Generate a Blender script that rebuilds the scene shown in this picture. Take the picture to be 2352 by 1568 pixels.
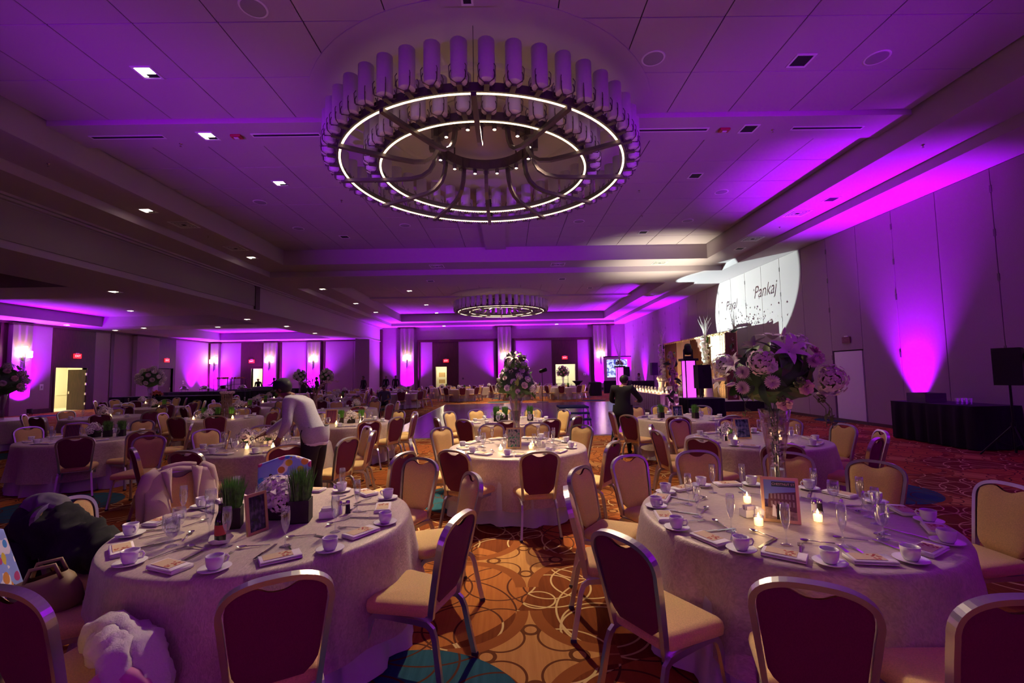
import bpy, math, random
from mathutils import Vector, Matrix
import numpy as np
from mathutils import noise
random.seed(7)
for _o in list(bpy.data.objects): bpy.data.objects.remove(_o)
SC = bpy.context.scene; COL = SC.collection
PI = math.pi
# ---------------------------------------------------------------- camera
def setup_camera():
    yaw, pitch, roll = math.atan2(9, 1045), math.atan2(73, 1045), 0.018
    cy, sy, cp, sp = math.cos(yaw), math.sin(yaw), math.cos(pitch), math.sin(pitch)
    fw = Vector((sy*cp, cy*cp, sp)); r = Vector((cy, -sy, 0)); u = r.cross(fw)
    c, s = math.cos(roll), math.sin(roll)
    R = r*c - u*s; U = u*c + r*s
    cd = bpy.data.cameras.new('camera'); cam = bpy.data.objects.new('camera', cd); COL.objects.link(cam)
    m = Matrix((R, U, -fw)).transposed().to_4x4(); m.translation = Vector((0, 0, 1.75))
    cam.matrix_world = m
    cd.sensor_width = 36.0; cd.lens = 1045.0/2352*36.0; cd.clip_start = 0.05; cd.clip_end = 200
    SC.camera = cam
setup_camera()
# ---------------------------------------------------------------- world, view
W = bpy.data.worlds.new('world'); SC.world = W; W.use_nodes = True
W.node_tree.nodes['Background'].inputs[0].default_value = (0.004, 0.002, 0.006, 1)
W.node_tree.nodes['Background'].inputs[1].default_value = 1.0
SC.view_settings.view_transform = 'Standard'; SC.view_settings.look = 'None'
SC.view_settings.gamma = 1.0; SC.view_settings.use_curve_mapping = False
SC.view_settings.exposure = 0.0
# ---------------------------------------------------------------- light strengths (lamps of the place and a few added)
PURPLE = (0.38, 0.0, 1.0); MAGENTA = (0.75, 0.03, 0.85); WARM = (1.0, 0.62, 0.26); HUBC = (1.0, 0.78, 0.50); WARMW = (1.0, 0.74, 0.45); WHITE = (0.76, 1.0, 0.93)
P_UP = 4800.0       # wall uplights
P_BACK = 1350.0     # uplights by the wall behind the camera, some of them added
P_HUB = 330.0       # twelve chandelier downlights, each
P_DOWN = 85.0     # recessed ceiling downlights, each
P_SCONCE = 30.0
P_GOBO = 19000.0
P_CANDLE = 0.55
# ---------------------------------------------------------------- room sizes
XL, XR, YF, YB = -11.75, 10.86, 42.0, -4.0       # main hall
ZA, ZB, ZC = 6.15, 6.39, 7.0                     # ceiling levels: border, soffit, tray
XC = -0.45                                       # hall centre line
LX, LY, LZ = -26.0, 40.0, 4.95                   # side hall: far left wall, far wall, ceiling
CH1, CH2 = (XC, 9.45), (XC, 30.9)                # chandeliers
# ---------------------------------------------------------------- helpers
def tag(o, label=None, cat=None, group=None, kind=None):
    if label: o['label'] = label
    if cat: o['category'] = cat
    if group: o['group'] = group
    if kind: o['kind'] = kind
    return o
def empty(name, loc=(0,0,0), rz=0.0):
    o = bpy.data.objects.new(name, None); COL.objects.link(o)
    o.location = loc; o.rotation_euler = (0, 0, rz); o.empty_display_size = 0.1
    return o
def nrm(v):
    v = Vector(v); return v.normalized() if v.length > 1e-9 else Vector((0,0,1))
class MB:
    def __init__(s): s.v = []; s.f = []; s.mi = []; s.cur = 0
    def add(s, vs, fs):
        n = len(s.v); s.v += [tuple(p) for p in vs]
        s.f += [tuple(i+n for i in f) for f in fs]; s.mi += [s.cur]*len(fs)
        return s
    def box(s, x0, x1, y0, y1, z0, z1, bev=0.0):
        if bev <= 0:
            vs = [(x,y,z) for z in (z0,z1) for y in (y0,y1) for x in (x0,x1)]
            fs = [(0,2,3,1),(4,5,7,6),(0,1,5,4),(2,6,7,3),(0,4,6,2),(1,3,7,5)]
            return s.add(vs, fs)
        b = min(bev, (x1-x0)*.49, (y1-y0)*.49, (z1-z0)*.49)
        def rr(x0,x1,y0,y1,z,k):
            a = k*.3
            return [(x0+k,y0,z),(x1-k,y0,z),(x1-a,y0+a,z),(x1,y0+k,z),(x1,y1-k,z),(x1-a,y1-a,z),(x1-k,y1,z),(x0+k,y1,z),(x0+a,y1-a,z),(x0,y1-k,z),(x0,y0+k,z),(x0+a,y0+a,z)]
        q = b*.3
        L = [rr(x0+b,x1-b,y0+b,y1-b,z0,b), rr(x0+q,x1-q,y0+q,y1-q,z0+q,b), rr(x0,x1,y0,y1,z0+b,b), rr(x0,x1,y0,y1,z1-b,b), rr(x0+q,x1-q,y0+q,y1-q,z1-q,b), rr(x0+b,x1-b,y0+b,y1-b,z1,b)]
        return s.loft(L, True, True)
    def loft(s, rings, cap0=False, cap1=False, closed=True):
        n = len(rings[0]); vs = [p for r in rings for p in r]; fs = []
        for i in range(len(rings)-1):
            for j in range(n if closed else n-1):
                k = (j+1) % n
                fs.append((i*n+j, i*n+k, (i+1)*n+k, (i+1)*n+j))
        if cap0: fs.append(tuple(reversed(range(n))))
        if cap1: fs.append(tuple((len(rings)-1)*n+j for j in range(n)))
        return s.add(vs, fs)
    def lathe(s, prof, n=16, c=(0,0,0), cap0=False, cap1=False):
        rings = [[(c[0]+r*math.cos(2*PI*j/n), c[1]+r*math.sin(2*PI*j/n), c[2]+z) for j in range(n)] for r, z in prof]
        return s.loft(rings, cap0, cap1)
    def cyl(s, r, z0, z1, n=16, c=(0,0), r1=None):
        return s.lathe([(r,z0),(r if r1 is None else r1,z1)], n, (c[0],c[1],0), True, True)
    def frames(s, path, closed=False, up=(0,0,1)):
        P = [Vector(p) for p in path]; n = len(P); T = []
        for i in range(n):
            if closed: t = P[(i+1)%n]-P[i-1]
            else: t = P[min(i+1,n-1)]-P[max(i-1,0)]
            T.append(nrm(t))
        return P, T
    def tube(s, path, r, n=8, closed=False, cap=True):
        P, T = s.frames(path, closed); R = r if isinstance(r, (list,tuple)) else [r]*len(P)
        a = Vector((0,0,1)) if abs(T[0].z) < .9 else Vector((1,0,0)); N = nrm(a - T[0]*a.dot(T[0])); rings = []
        for p, t, rr in zip(P, T, R):
            N = nrm(N - t*N.dot(t)); b = t.cross(N)
            rings.append([p + (N*math.cos(2*PI*j/n) + b*math.sin(2*PI*j/n))*rr for j in range(n)])
        if closed: rings.append(rings[0]); return s.loft(rings)
        return s.loft(rings, cap, cap)
    def rect(s, path, w, h, up=(0,0,1), closed=False):
        """rectangular bar: w across (t x up), h along up"""
        P, T = s.frames(path, closed); rings = []
        for i, (p, t) in enumerate(zip(P, T)):
            u0 = Vector(up(i) if callable(up) else up); sd = nrm(t.cross(u0)); u = nrm(sd.cross(t))
            rings.append([p+sd*w/2+u*h/2, p-sd*w/2+u*h/2, p-sd*w/2-u*h/2, p+sd*w/2-u*h/2])
        if closed: rings.append(rings[0]); return s.loft(rings)
        return s.loft(rings, True, True)
    def grid(s, fn, nu, nv):
        vs = [fn(i/nu, j/nv) for j in range(nv+1) for i in range(nu+1)]; m = nu+1
        return s.add(vs, [(j*m+i, j*m+i+1, (j+1)*m+i+1, (j+1)*m+i) for j in range(nv) for i in range(nu)])
    def prism(s, pts, z0, z1):
        n = len(pts); vs = [(x,y,z0) for x,y in pts]+[(x,y,z1) for x,y in pts]
        return s.add(vs, [tuple(reversed(range(n))), tuple(range(n,2*n))]+[(i,(i+1)%n,n+(i+1)%n,n+i) for i in range(n)])
    def ball(s, c, r, n=10, m=7, sc=(1,1,1)):
        pr = [(max(1e-4, math.sin(PI*k/m))*r, -math.cos(PI*k/m)*r) for k in range(m+1)]
        rings = [[(c[0]+sc[0]*q*math.cos(2*PI*j/n), c[1]+sc[1]*q*math.sin(2*PI*j/n), c[2]+sc[2]*z) for j in range(n)] for q, z in pr]
        return s.loft(rings)
    def xf(s, M, start=0):
        s.v = s.v[:start]+[tuple(M @ Vector(p)) for p in s.v[start:]]; return s
    def mesh(s, name, mats, smooth=False):
        me = bpy.data.meshes.new(name); me.from_pydata(s.v, [], s.f)
        for m in (mats if isinstance(mats, (list,tuple)) else [mats]): me.materials.append(m)
        if max(s.mi, default=0) > 0: me.polygons.foreach_set('material_index', s.mi)
        if smooth: me.polygons.foreach_set('use_smooth', [True]*len(me.polygons))
        me.update()
        return me
    def obj(s, name, mats, parent=None, smooth=False, loc=(0,0,0), rot=(0,0,0)):
        return mobj(name, s.mesh(name, mats, smooth), parent, loc, rot)
def mobj(name, me, parent=None, loc=(0,0,0), rot=(0,0,0), scale=None):
    o = bpy.data.objects.new(name, me); COL.objects.link(o); o.parent = parent
    o.location = loc; o.rotation_euler = rot
    if scale: o.scale = scale if isinstance(scale, tuple) else (scale,)*3
    return o
def dup(root, loc=None, rz=None, label=None, group=None):
    def cp(o, par):
        c = o.copy(); COL.objects.link(c); c.parent = par
        for ch in o.children: cp(ch, c)
        return c
    r = cp(root, None)
    if loc is not None: r.location = loc
    if rz is not None: r.rotation_euler = (0, 0, rz)
    if label: r['label'] = label
    if group: r['group'] = group
    return r
USED = {}
DIRS = ['right','right back','back right','back','back left','left back','left','left front','front left','front','front right','right front']
def dirlabel(fmt, ang, extra=()):
    """a label naming the side of the table; ang in radians from +X; takes the nearest unused side"""
    k = round(math.degrees(ang)/30) % 12
    frac = math.degrees(ang)/30 - round(math.degrees(ang)/30)
    for d in ((0,1,-1,2,-2,3,-3) if frac >= 0 else (0,-1,1,-2,2,-3,3)):
        l = fmt % DIRS[(k+d) % 12]
        if l not in USED: USED[l] = 1; return l
    return fmt % DIRS[k]
def lamp(kind, name, loc, color, power, target=None, size=0.05, angle=60, blend=0.5, parent=None):
    ld = bpy.data.lights.new(name, kind); ld.color = color; ld.energy = power
    if kind == 'AREA': ld.shape = 'DISK'; ld.size = size
    else: ld.shadow_soft_size = size
    if kind == 'SPOT': ld.spot_size = math.radians(angle); ld.spot_blend = blend
    o = bpy.data.objects.new(name, ld); COL.objects.link(o); o.location = loc
    if target is not None:
        d = Vector(target)-Vector(loc); o.rotation_euler = d.to_track_quat('-Z', 'Y').to_euler()
    if parent: o.parent = parent
    return o
# ---------------------------------------------------------------- materials
MATS = {}
def mat(name, col, rough=.6, metal=0.0, bump=0.0, bscale=200.0, var=0.0, vscale=8.0, emit=None, estr=0.0, spec=None, sheen=0.0, trans=0.0, stretch=None, coat=0.0):
    m = bpy.data.materials.new(name); m.use_nodes = True; nt = m.node_tree; b = nt.nodes['Principled BSDF']
    b.inputs['Base Color'].default_value = (*col, 1); b.inputs['Roughness'].default_value = rough; b.inputs['Metallic'].default_value = metal
    if spec is not None: b.inputs['Specular IOR Level'].default_value = spec
    if sheen: b.inputs['Sheen Weight'].default_value = sheen
    if trans: b.inputs['Transmission Weight'].default_value = trans
    if coat: b.inputs['Coat Weight'].default_value = coat
    if emit: b.inputs['Emission Color'].default_value = (*emit, 1); b.inputs['Emission Strength'].default_value = estr
    tc = nt.nodes.new('ShaderNodeTexCoord'); src = tc.outputs['Object']
    if stretch:
        mp = nt.nodes.new('ShaderNodeMapping'); mp.inputs['Scale'].default_value = stretch; nt.links.new(src, mp.inputs[0]); src = mp.outputs[0]
    if var:
        n = nt.nodes.new('ShaderNodeTexNoise'); n.inputs['Scale'].default_value = vscale; nt.links.new(src, n.inputs['Vector'])
        r = nt.nodes.new('ShaderNodeValToRGB')
        r.color_ramp.elements[0].position = .3; r.color_ramp.elements[1].position = .7
        r.color_ramp.elements[0].color = (*[c*(1-var) for c in col], 1); r.color_ramp.elements[1].color = (*[min(1, c*(1+var)) for c in col], 1)
        nt.links.new(n.outputs['Fac'], r.inputs[0]); nt.links.new(r.outputs[0], b.inputs['Base Color'])
    if bump:
        n = nt.nodes.new('ShaderNodeTexNoise'); n.inputs['Scale'].default_value = bscale; n.inputs['Detail'].default_value = 3; nt.links.new(src, n.inputs['Vector'])
        bp = nt.nodes.new('ShaderNodeBump'); bp.inputs['Strength'].default_value = bump; bp.inputs['Distance'].default_value = .004
        nt.links.new(n.outputs['Fac'], bp.inputs['Height']); nt.links.new(bp.outputs[0], b.inputs['Normal'])
    MATS[name] = m
    return m
def glassmat(name, tint=(.96,.98,1.0), refl=.9):
    m = bpy.data.materials.new(name); m.use_nodes = True; nt = m.node_tree; nt.nodes.clear()
    out = nt.nodes.new('ShaderNodeOutputMaterial'); mx = nt.nodes.new('ShaderNodeMixShader'); tr = nt.nodes.new('ShaderNodeBsdfTransparent'); gl = nt.nodes.new('ShaderNodeBsdfGlossy')
    lw = nt.nodes.new('ShaderNodeLayerWeight'); lw.inputs[0].default_value = .28
    mr = nt.nodes.new('ShaderNodeMapRange'); mr.inputs['To Min'].default_value = .07; mr.inputs['To Max'].default_value = refl
    tr.inputs[0].default_value = (*tint, 1); gl.inputs[0].default_value = (.95,.95,1,1); gl.inputs['Roughness'].default_value = .04
    nt.links.new(lw.outputs['Facing'], mr.inputs['Value']); nt.links.new(mr.outputs[0], mx.inputs[0]); nt.links.new(tr.outputs[0], mx.inputs[1]); nt.links.new(gl.outputs[0], mx.inputs[2]); nt.links.new(mx.outputs[0], out.inputs[0])
    MATS[name] = m; return m
M = MATS
mat('plaster', (.43,.36,.39), .9, bump=.05, bscale=60)
mat('tile', (.43,.36,.39), .95, bump=.12, bscale=180)
mat('joint', (.05,.045,.045), 1)
mat('beamface', (.30,.26,.23), .85)
mat('wallcover', (.31,.22,.25), .8, bump=.15, bscale=90, var=.06, vscale=40)
mat('panelwall', (.36,.29,.30), .85, bump=.2, bscale=140, var=.05, vscale=60)
mat('wood', (.055,.020,.014), .45, var=.35, vscale=4, stretch=(6,6,.6))
mat('blackmetal', (.01,.01,.011), .45, metal=.4)
mat('black', (.007,.007,.008), .7)
mat('blackcloth', (.010,.010,.012), .9, bump=.2, bscale=50)
mat('whiteplastic', (.7,.7,.68), .5)
mat('grille', (.30,.28,.28), .8, bump=.3, bscale=400)
mat('ventdark', (.012,.012,.014), .8)
mat('strobe', (.35,.02,.03), .4)
mat('bronze', (.15,.12,.125), .42, metal=.6)
mat('shade', (.72,.66,.74), .55, emit=(1,.75,.5), estr=0.0)
mat('led', (1,.8,.5), .5, emit=(1.0,.80,.48), estr=2.6)
mat('bulb', (1,.9,.7), .5, emit=(1.0,.80,.52), estr=12.0)
mat('downlight', (1,.95,.85), .5, emit=(1.0,.88,.68), estr=14.0)
mat('sconceglass', (1,.9,.75), .5, emit=(1.0,.80,.50), estr=11.0)
mat('exitred', (.8,.02,.02), .5, emit=(1.0,.015,.03), estr=2.2)
mat('exittext', (1,.6,.6), .5, emit=(1.0,.35,.35), estr=3.0)
mat('exitoff', (.16,.03,.05), .5)
mat('exitofftext', (.30,.10,.12), .5)
mat('aluminium', (.60,.58,.60), .28, metal=.9, bump=.02, bscale=20, stretch=(1,1,60))
mat('tanfabric', (.66,.43,.16), .85, bump=.35, bscale=420, var=.12, vscale=150, sheen=.2)
mat('winefabric', (.17,.018,.048), .75, bump=.3, bscale=420, var=.15, vscale=120, stretch=(3,1,1))
mat('glide', (.03,.03,.03), .5)
mat('underskirt', (.55,.53,.54), .9, bump=.2, bscale=30)
mat('laminate', (.30,.22,.15), .5)
mat('china', (.80,.78,.78), .22)
mat('napkin', (.80,.74,.76), .9, bump=.25, bscale=300)
mat('menucard', (.62,.46,.28), .7)
mat('redprint', (.42,.05,.04), .7)
mat('steel', (.62,.60,.60), .2, metal=1.0)
mat('wax', (.9,.75,.5), .5, emit=(1.0,.62,.22), estr=5.0)
mat('flame', (1,.8,.4), .5, emit=(1.0,.72,.30), estr=26.0)
mat('gold', (.55,.36,.16), .4, metal=.5)
mat('petalwhite', (.80,.74,.70), .7, var=.06, vscale=30)
mat('petalcream', (.78,.72,.55), .7, var=.08, vscale=30)
mat('petalpink', (.72,.42,.44), .7, var=.15, vscale=25)
mat('petalblush', (.72,.56,.56), .7, var=.12, vscale=25)
mat('leaf', (.035,.10,.022), .5, var=.3, vscale=12)
mat('leafolive', (.10,.13,.03), .55, var=.3, vscale=12)
mat('grass', (.11,.34,.04), .6, var=.4, vscale=50)
mat('orange', (.55,.13,.03), .7)
mat('twig', (.34,.22,.14), .8, var=.3, vscale=20)
mat('twigwhite', (.72,.66,.60), .8)
mat('soil', (.03,.02,.018), .8)
mat('parquet', (.055,.022,.016), .22, var=.3, vscale=3, stretch=(2,14,1))
mat('floortrim', (.6,.58,.55), .35, metal=.8)
mat('skin', (.22,.105,.065), .6)
mat('skinlight', (.45,.25,.17), .6)
mat('hair', (.008,.006,.006), .6)
mat('greyknit', (.40,.39,.43), .9, bump=.3, bscale=250, var=.12, vscale=90)
mat('capnavy', (.012,.014,.025), .8)
mat('suit', (.006,.006,.008), .8)
mat('whiteshirt', (.65,.65,.66), .8)
mat('blueshirt', (.10,.10,.14), .8)
mat('speakerblack', (.008,.008,.010), .65, bump=.3, bscale=300)
mat('rosedrape', (.13,.040,.022), .8, var=.25, vscale=5, stretch=(8,8,.4))
mat('golddrape', (.60,.42,.20), .35, metal=.35, bump=.8, bscale=90)
mat('sequin', (.27,.18,.10), .35, metal=.5, bump=1.0, bscale=90, var=.7, vscale=28)
mat('goldtrim', (.8,.6,.28), .35, metal=.6)
mat('acrylic', (.6,.3,.7), .5, emit=(.85,.05,1.0), estr=2.2)
mat('acrylichot', (.9,.5,.9), .5, emit=(1.0,.45,1.0), estr=6.0)
mat('stagewhite', (.65,.60,.55), .7)
mat('coatbeige', (.50,.38,.34), .9, bump=.3, bscale=150)
mat('coatfur', (.62,.58,.55), .95, bump=1.0, bscale=120)
mat('coatlining', (.60,.20,.40), .7)
mat('bagtan', (.22,.13,.07), .6)
mat('bottle', (.015,.008,.004), .12)
mat('paperwhite', (.75,.73,.72), .8)
mat('caddy', (.75,.66,.70), .6)
mat('cardboard', (.42,.28,.14), .8)
mat('kitchenwhite', (.78,.76,.66), .8)
mat('shelfgrey', (.4,.42,.33), .6)
mat('greystack', (.14,.13,.15), .7)
mat('fixture', (.02,.02,.022), .5)
mat('hotlens', (1,1,1), .5, emit=(.85,.45,1.0), estr=14.0)
mat('carpetblue', (.03,.06,.12), .95)
glassmat('glass')
glassmat('vaseglass', (.86,.82,.86), .8)
def cloth_material():
    m = mat('champagne', (.50,.385,.335), .42, metal=.12, sheen=.3)
    nt = m.node_tree; b = nt.nodes['Principled BSDF']; tc = [n for n in nt.nodes if n.type == 'TEX_COORD'][0]
    mp = nt.nodes.new('ShaderNodeMapping'); mp.inputs['Scale'].default_value = (60,14,26); mp.inputs['Rotation'].default_value = (0,0,.6)
    n1 = nt.nodes.new('ShaderNodeTexNoise'); n1.inputs['Scale'].default_value = 1.6; n1.inputs['Detail'].default_value = 5; n1.inputs['Distortion'].default_value = 1.2
    bp = nt.nodes.new('ShaderNodeBump'); bp.inputs['Strength'].default_value = .55; bp.inputs['Distance'].default_value = .006
    nt.links.new(tc.outputs['Object'], mp.inputs[0]); nt.links.new(mp.outputs[0], n1.inputs['Vector']); nt.links.new(n1.outputs['Fac'], bp.inputs['Height']); nt.links.new(bp.outputs[0], b.inputs['Normal'])
    r = nt.nodes.new('ShaderNodeValToRGB'); r.color_ramp.elements[0].position = .35; r.color_ramp.elements[1].position = .7
    r.color_ramp.elements[0].color = (.40,.30,.26,1); r.color_ramp.elements[1].color = (.56,.44,.385,1)
    nt.links.new(n1.outputs['Fac'], r.inputs[0]); nt.links.new(r.outputs[0], b.inputs['Base Color'])
cloth_material()
# ---------------------------------------------------------------- carpet
def carpet_material():
    m = bpy.data.materials.new('carpet'); m.use_nodes = True; nt = m.node_tree; b = nt.nodes['Principled BSDF']
    b.inputs['Roughness'].default_value = .95; b.inputs['Specular IOR Level'].default_value = .1
    geo = nt.nodes.new('ShaderNodeTexCoord'); sep = nt.nodes.new('ShaderNodeSeparateXYZ'); nt.links.new(geo.outputs['Object'], sep.inputs[0])
    X, Y = sep.outputs[0], sep.outputs[1]
    def op(o, a, c=None, d=None):
        n = nt.nodes.new('ShaderNodeMath'); n.operation = o
        for i, q in enumerate((a, c, d)):
            if q is None: continue
            if isinstance(q, (int, float)): n.inputs[i].default_value = q
            else: nt.links.new(q, n.inputs[i])
        return n.outputs[0]
    def cell(v, o, P): return op('MULTIPLY', op('SUBTRACT', op('FRACT', op('ADD', op('DIVIDE', op('SUBTRACT', v, o), P), .5)), .5), P)
    def dist(cx, cy, P, Q=None):
        u = cell(X, cx, P); v = cell(Y, cy, Q or P)
        return op('SQRT', op('ADD', op('MULTIPLY', u, u), op('MULTIPLY', v, v)))
    def ring(d, r, w): return op('LESS_THAN', op('ABSOLUTE', op('SUBTRACT', d, r)), w)
    def mx(f, A, B):
        n = nt.nodes.new('ShaderNodeMix'); n.data_type = 'RGBA'
        nt.links.new(f, n.inputs[0])
        for i, q in ((6, A), (7, B)):
            if isinstance(q, tuple): n.inputs[i].default_value = (*q, 1)
            else: nt.links.new(q, n.inputs[i])
        return n.outputs[2]
    def AND(a, c): return op('MULTIPLY', a, c)
    def OR(a, c): return op('MAXIMUM', a, c)
    def NOT(a): return op('SUBTRACT', 1.0, a)
    mp = nt.nodes.new('ShaderNodeMapping'); mp.inputs['Scale'].default_value = (38, 1.6, 1); nt.links.new(geo.outputs['Object'], mp.inputs[0])
    ns = nt.nodes.new('ShaderNodeTexNoise'); ns.inputs['Scale'].default_value = 1.0; ns.inputs['Detail'].default_value = 4; nt.links.new(mp.outputs[0], ns.inputs['Vector'])
    st = ns.outputs['Fac']
    P = 2.9
    base = mx(st, (.10,.018,.005), (.23,.058,.013))
    dA = dist(-.78, 3.93, P); dB = dist(-.60, 2.30, 5.8, 4.3); dC = dist(.95, 5.2, P)
    oran = mx(st, (.30,.085,.02), (.50,.175,.04))
    blue = mx(st, (.010,.040,.060), (.03,.12,.15))
    inA = op('LESS_THAN', dA, .92); inB = op('LESS_THAN', dB, .74); inC = op('LESS_THAN', dC, .62)
    col = mx(inA, base, oran); col = mx(inC, col, mx(st, (.30,.075,.015), (.42,.12,.03))); col = mx(inB, col, blue)
    # concave-sided stars and the lens bands round them
    sx, sy = .12, 4.40; S = P/2; h = .54
    u = op('ABSOLUTE', cell(X, sx, S)); v = op('ABSOLUTE', cell(Y, sy, S))
    du = op('SUBTRACT', u, h); dv = op('SUBTRACT', v, h); q = op('SQRT', op('ADD', op('MULTIPLY', du, du), op('MULTIPLY', dv, dv)))
    box_ = AND(op('LESS_THAN', u, h), op('LESS_THAN', v, h)); star = AND(box_, op('GREATER_THAN', q, .535))
    star = AND(star, NOT(inB))
    band = AND(AND(box_, ring(q, .49, .045)), NOT(inB))
    tan = mx(st, (.36,.145,.036), (.58,.29,.09))
    lines = None
    for (ox, oy, pp, r) in ((.3,2.9,.97,.21),(.3,2.9,.97,.34),(.62,3.3,.97,.28),(-.1,2.5,.725,.30),(.9,2.0,1.45,.58),(.2,2.2,1.45,.13)):
        k = ring(dist(ox, oy, pp), r, .0075); lines = k if lines is None else OR(lines, k)
    dark = OR(inA, OR(inB, inC))
    col = mx(AND(lines, NOT(dark)), col, (.58,.40,.17)); col = mx(AND(lines, dark), col, (.10,.028,.012))
    col = mx(band, col, (.26,.075,.018)); col = mx(star, col, tan)
    su, sv = cell(X, sx, S), cell(Y, sy, S); au, av = op('ABSOLUTE', su), op('ABSOLUTE', sv)
    def d2(a, c, x, y): 
        p_, q_ = op('SUBTRACT', a, x), op('SUBTRACT', c, y); return op('SQRT', op('ADD', op('MULTIPLY', p_, p_), op('MULTIPLY', q_, q_)))
    lo = OR(ring(d2(au, av, .29, 0), .055, .013), ring(d2(au, av, 0, .29), .055, .013))
    lo = OR(lo, AND(ring(d2(au, av, .2, .2), .155, .008), op('LESS_THAN', op('ADD', au, av), .40)))
    col = mx(AND(lo, star), col, (.13,.04,.012))
    nt.links.new(col, b.inputs['Base Color'])
    n2 = nt.nodes.new('ShaderNodeTexNoise'); n2.inputs['Scale'].default_value = 350; nt.links.new(geo.outputs['Object'], n2.inputs['Vector'])
    bp = nt.nodes.new('ShaderNodeBump'); bp.inputs['Strength'].default_value = .5; bp.inputs['Distance'].default_value = .004
    nt.links.new(n2.outputs['Fac'], bp.inputs['Height']); nt.links.new(bp.outputs[0], b.inputs['Normal'])
    MATS['carpet'] = m
carpet_material()
# ---------------------------------------------------------------- floor, dance floor
fl = MB().box(-31, 15, YB-.3, 47, -.2, 0).obj('floor', M['carpet']); tag(fl, 'patterned rust and tan carpet across the whole hall', 'floor', kind='structure')
def dance_floor():
    x0, x1, y0, y1 = -3.7, 6.9, 12.6, 26.6
    t = empty('dance_floor', (x0, y0, 0)); tag(t, 'glossy dark parquet dance floor with metal edge in the middle of the hall', 'dance floor')
    nx, ny = 9, 12; w, d = (x1-x0-.12)/nx, (y1-y0-.12)/ny
    me = MB().box(0, w-.006, 0, d-.006, 0.0, .022).mesh('parquet_panel', M['parquet'])
    for i in range(nx):
        for j in range(ny): mobj('parquet_panel', me, t, (.06+i*w, .06+j*d, .002))
    e = MB(); X, Y = x1-x0, y1-y0
    for a in ((0,X,0,.06),(0,X,Y-.06,Y),(0,.06,.06,Y-.06),(X-.06,X,.06,Y-.06)): e.box(*a, .001, .018)
    e.obj('edge_trim', M['floortrim'], t)
dance_floor()
# ---------------------------------------------------------------- ceiling of the main hall
def frame_plane(mb, x0, x1, y0, y1, hx0, hx1, hy0, hy1, z, th=.05):
    mb.box(x0, x1, y0, hy0, z, z+th); mb.box(x0, x1, hy1, y1, z, z+th); mb.box(x0, hx0, hy0, hy1, z, z+th); mb.box(hx1, x1, hy0, hy1, z, z+th)
def riser(mb, x0, x1, y0, y1, z0, z1, t=.04):
    mb.box(x0-t, x0, y0-t, y1+t, z0, z1); mb.box(x1, x1+t, y0-t, y1+t, z0, z1); mb.box(x0, x1, y0-t, y0, z0, z1); mb.box(x0, x1, y1, y1+t, z0, z1)
BAY = [(-1.0, 19.9), (22.5, 40.7)]
HX0, HX1 = -10.45, 9.57; TX0, TX1 = -9.25, 8.38
def main_ceiling():
    c = MB(); c.box(XL-.3, XR+.3, YB, BAY[0][0], ZA, ZA+.05); c.box(XL-.3, XR+.3, BAY[0][1], BAY[1][0], ZA, ZA+.05); c.box(XL-.3, XR+.3, BAY[1][1], YF+.2, ZA, ZA+.05)
    for a, b_ in BAY: c.box(XL-.3, HX0, a, b_, ZA, ZA+.05); c.box(HX1, XR+.3, a, b_, ZA, ZA+.05)
    ce = c.obj('ceiling', M['plaster']); tag(ce, 'white stepped tray ceiling of the main hall washed in purple light', 'ceiling', kind='structure')
    tm = MB().box(0, 1.239, 0, 1.239, 0, .02, .004).mesh('tile', M['tile'])
    n = 0
    for bi, (a, b_) in enumerate(BAY):
        cyc = (CH1, CH2)[bi][1]; t0, t1 = a+1.25, b_-1.25
        s = MB(); riser(s, HX0, HX1, a, b_, ZA+.05, ZB); s.obj('step_fascia', M['plaster'], ce)
        s = MB(); frame_plane(s, HX0, HX1, a, b_, TX0, TX1, t0, t1, ZB); s.obj('soffit', M['plaster'], ce)
        s = MB(); riser(s, TX0, TX1, t0, t1, ZB+.05, ZC+.1); s.obj('tray_fascia', M['plaster'], ce)
        MB().box(TX0, TX1, t0, t1, ZC+.03, ZC+.08).obj('tile_grid', M['joint'], ce)
        r0, r1 = cyc-.52, cyc+.40
        s = MB(); s.box(TX0, TX1, r0, r1, ZC-.10, ZC+.02); s.obj('cross_rib', M['plaster'], ce)
        s = MB(); s.box(XC-.42, XC+.42, t0, cyc-3.4, ZC-.10, ZC+.02); s.box(XC-.42, XC+.42, cyc+3.4, t1, ZC-.10, ZC+.02); s.obj('centre_rib', M['plaster'], ce)
        s = MB().cyl(3.45, ZC-.012, ZC+.02, 64, (XC, cyc)); s.obj('medallion', M['plaster'], ce)
        MB().lathe([(1.95,-.0),(2.0,-.03),(2.08,-.03),(2.13,0)], 64, (XC, cyc, ZC-.012)).obj('medallion_moulding', M['plaster'], ce, True)
        cols = [TX0+.02+1.256*i for i in range(14)]
        rows = []; y = r0-1.25
        while y > t0-.2: rows.append(y); y -= 1.256
        y = r1
        while y < t1-1.1: rows.append(y); y += 1.256
        rest = MB()
        for yy in sorted(rows):
            for xx in cols:
                if n < 296: mobj('tile', tm, ce, (xx, yy, ZC)); n += 1
                else: rest.box(xx, xx+1.239, yy, yy+1.239, ZC, ZC+.02)
        if rest.v: tag(rest.obj('tile', M['tile'], ce), kind='stuff')
    return ce
CEIL = main_ceiling()
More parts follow.
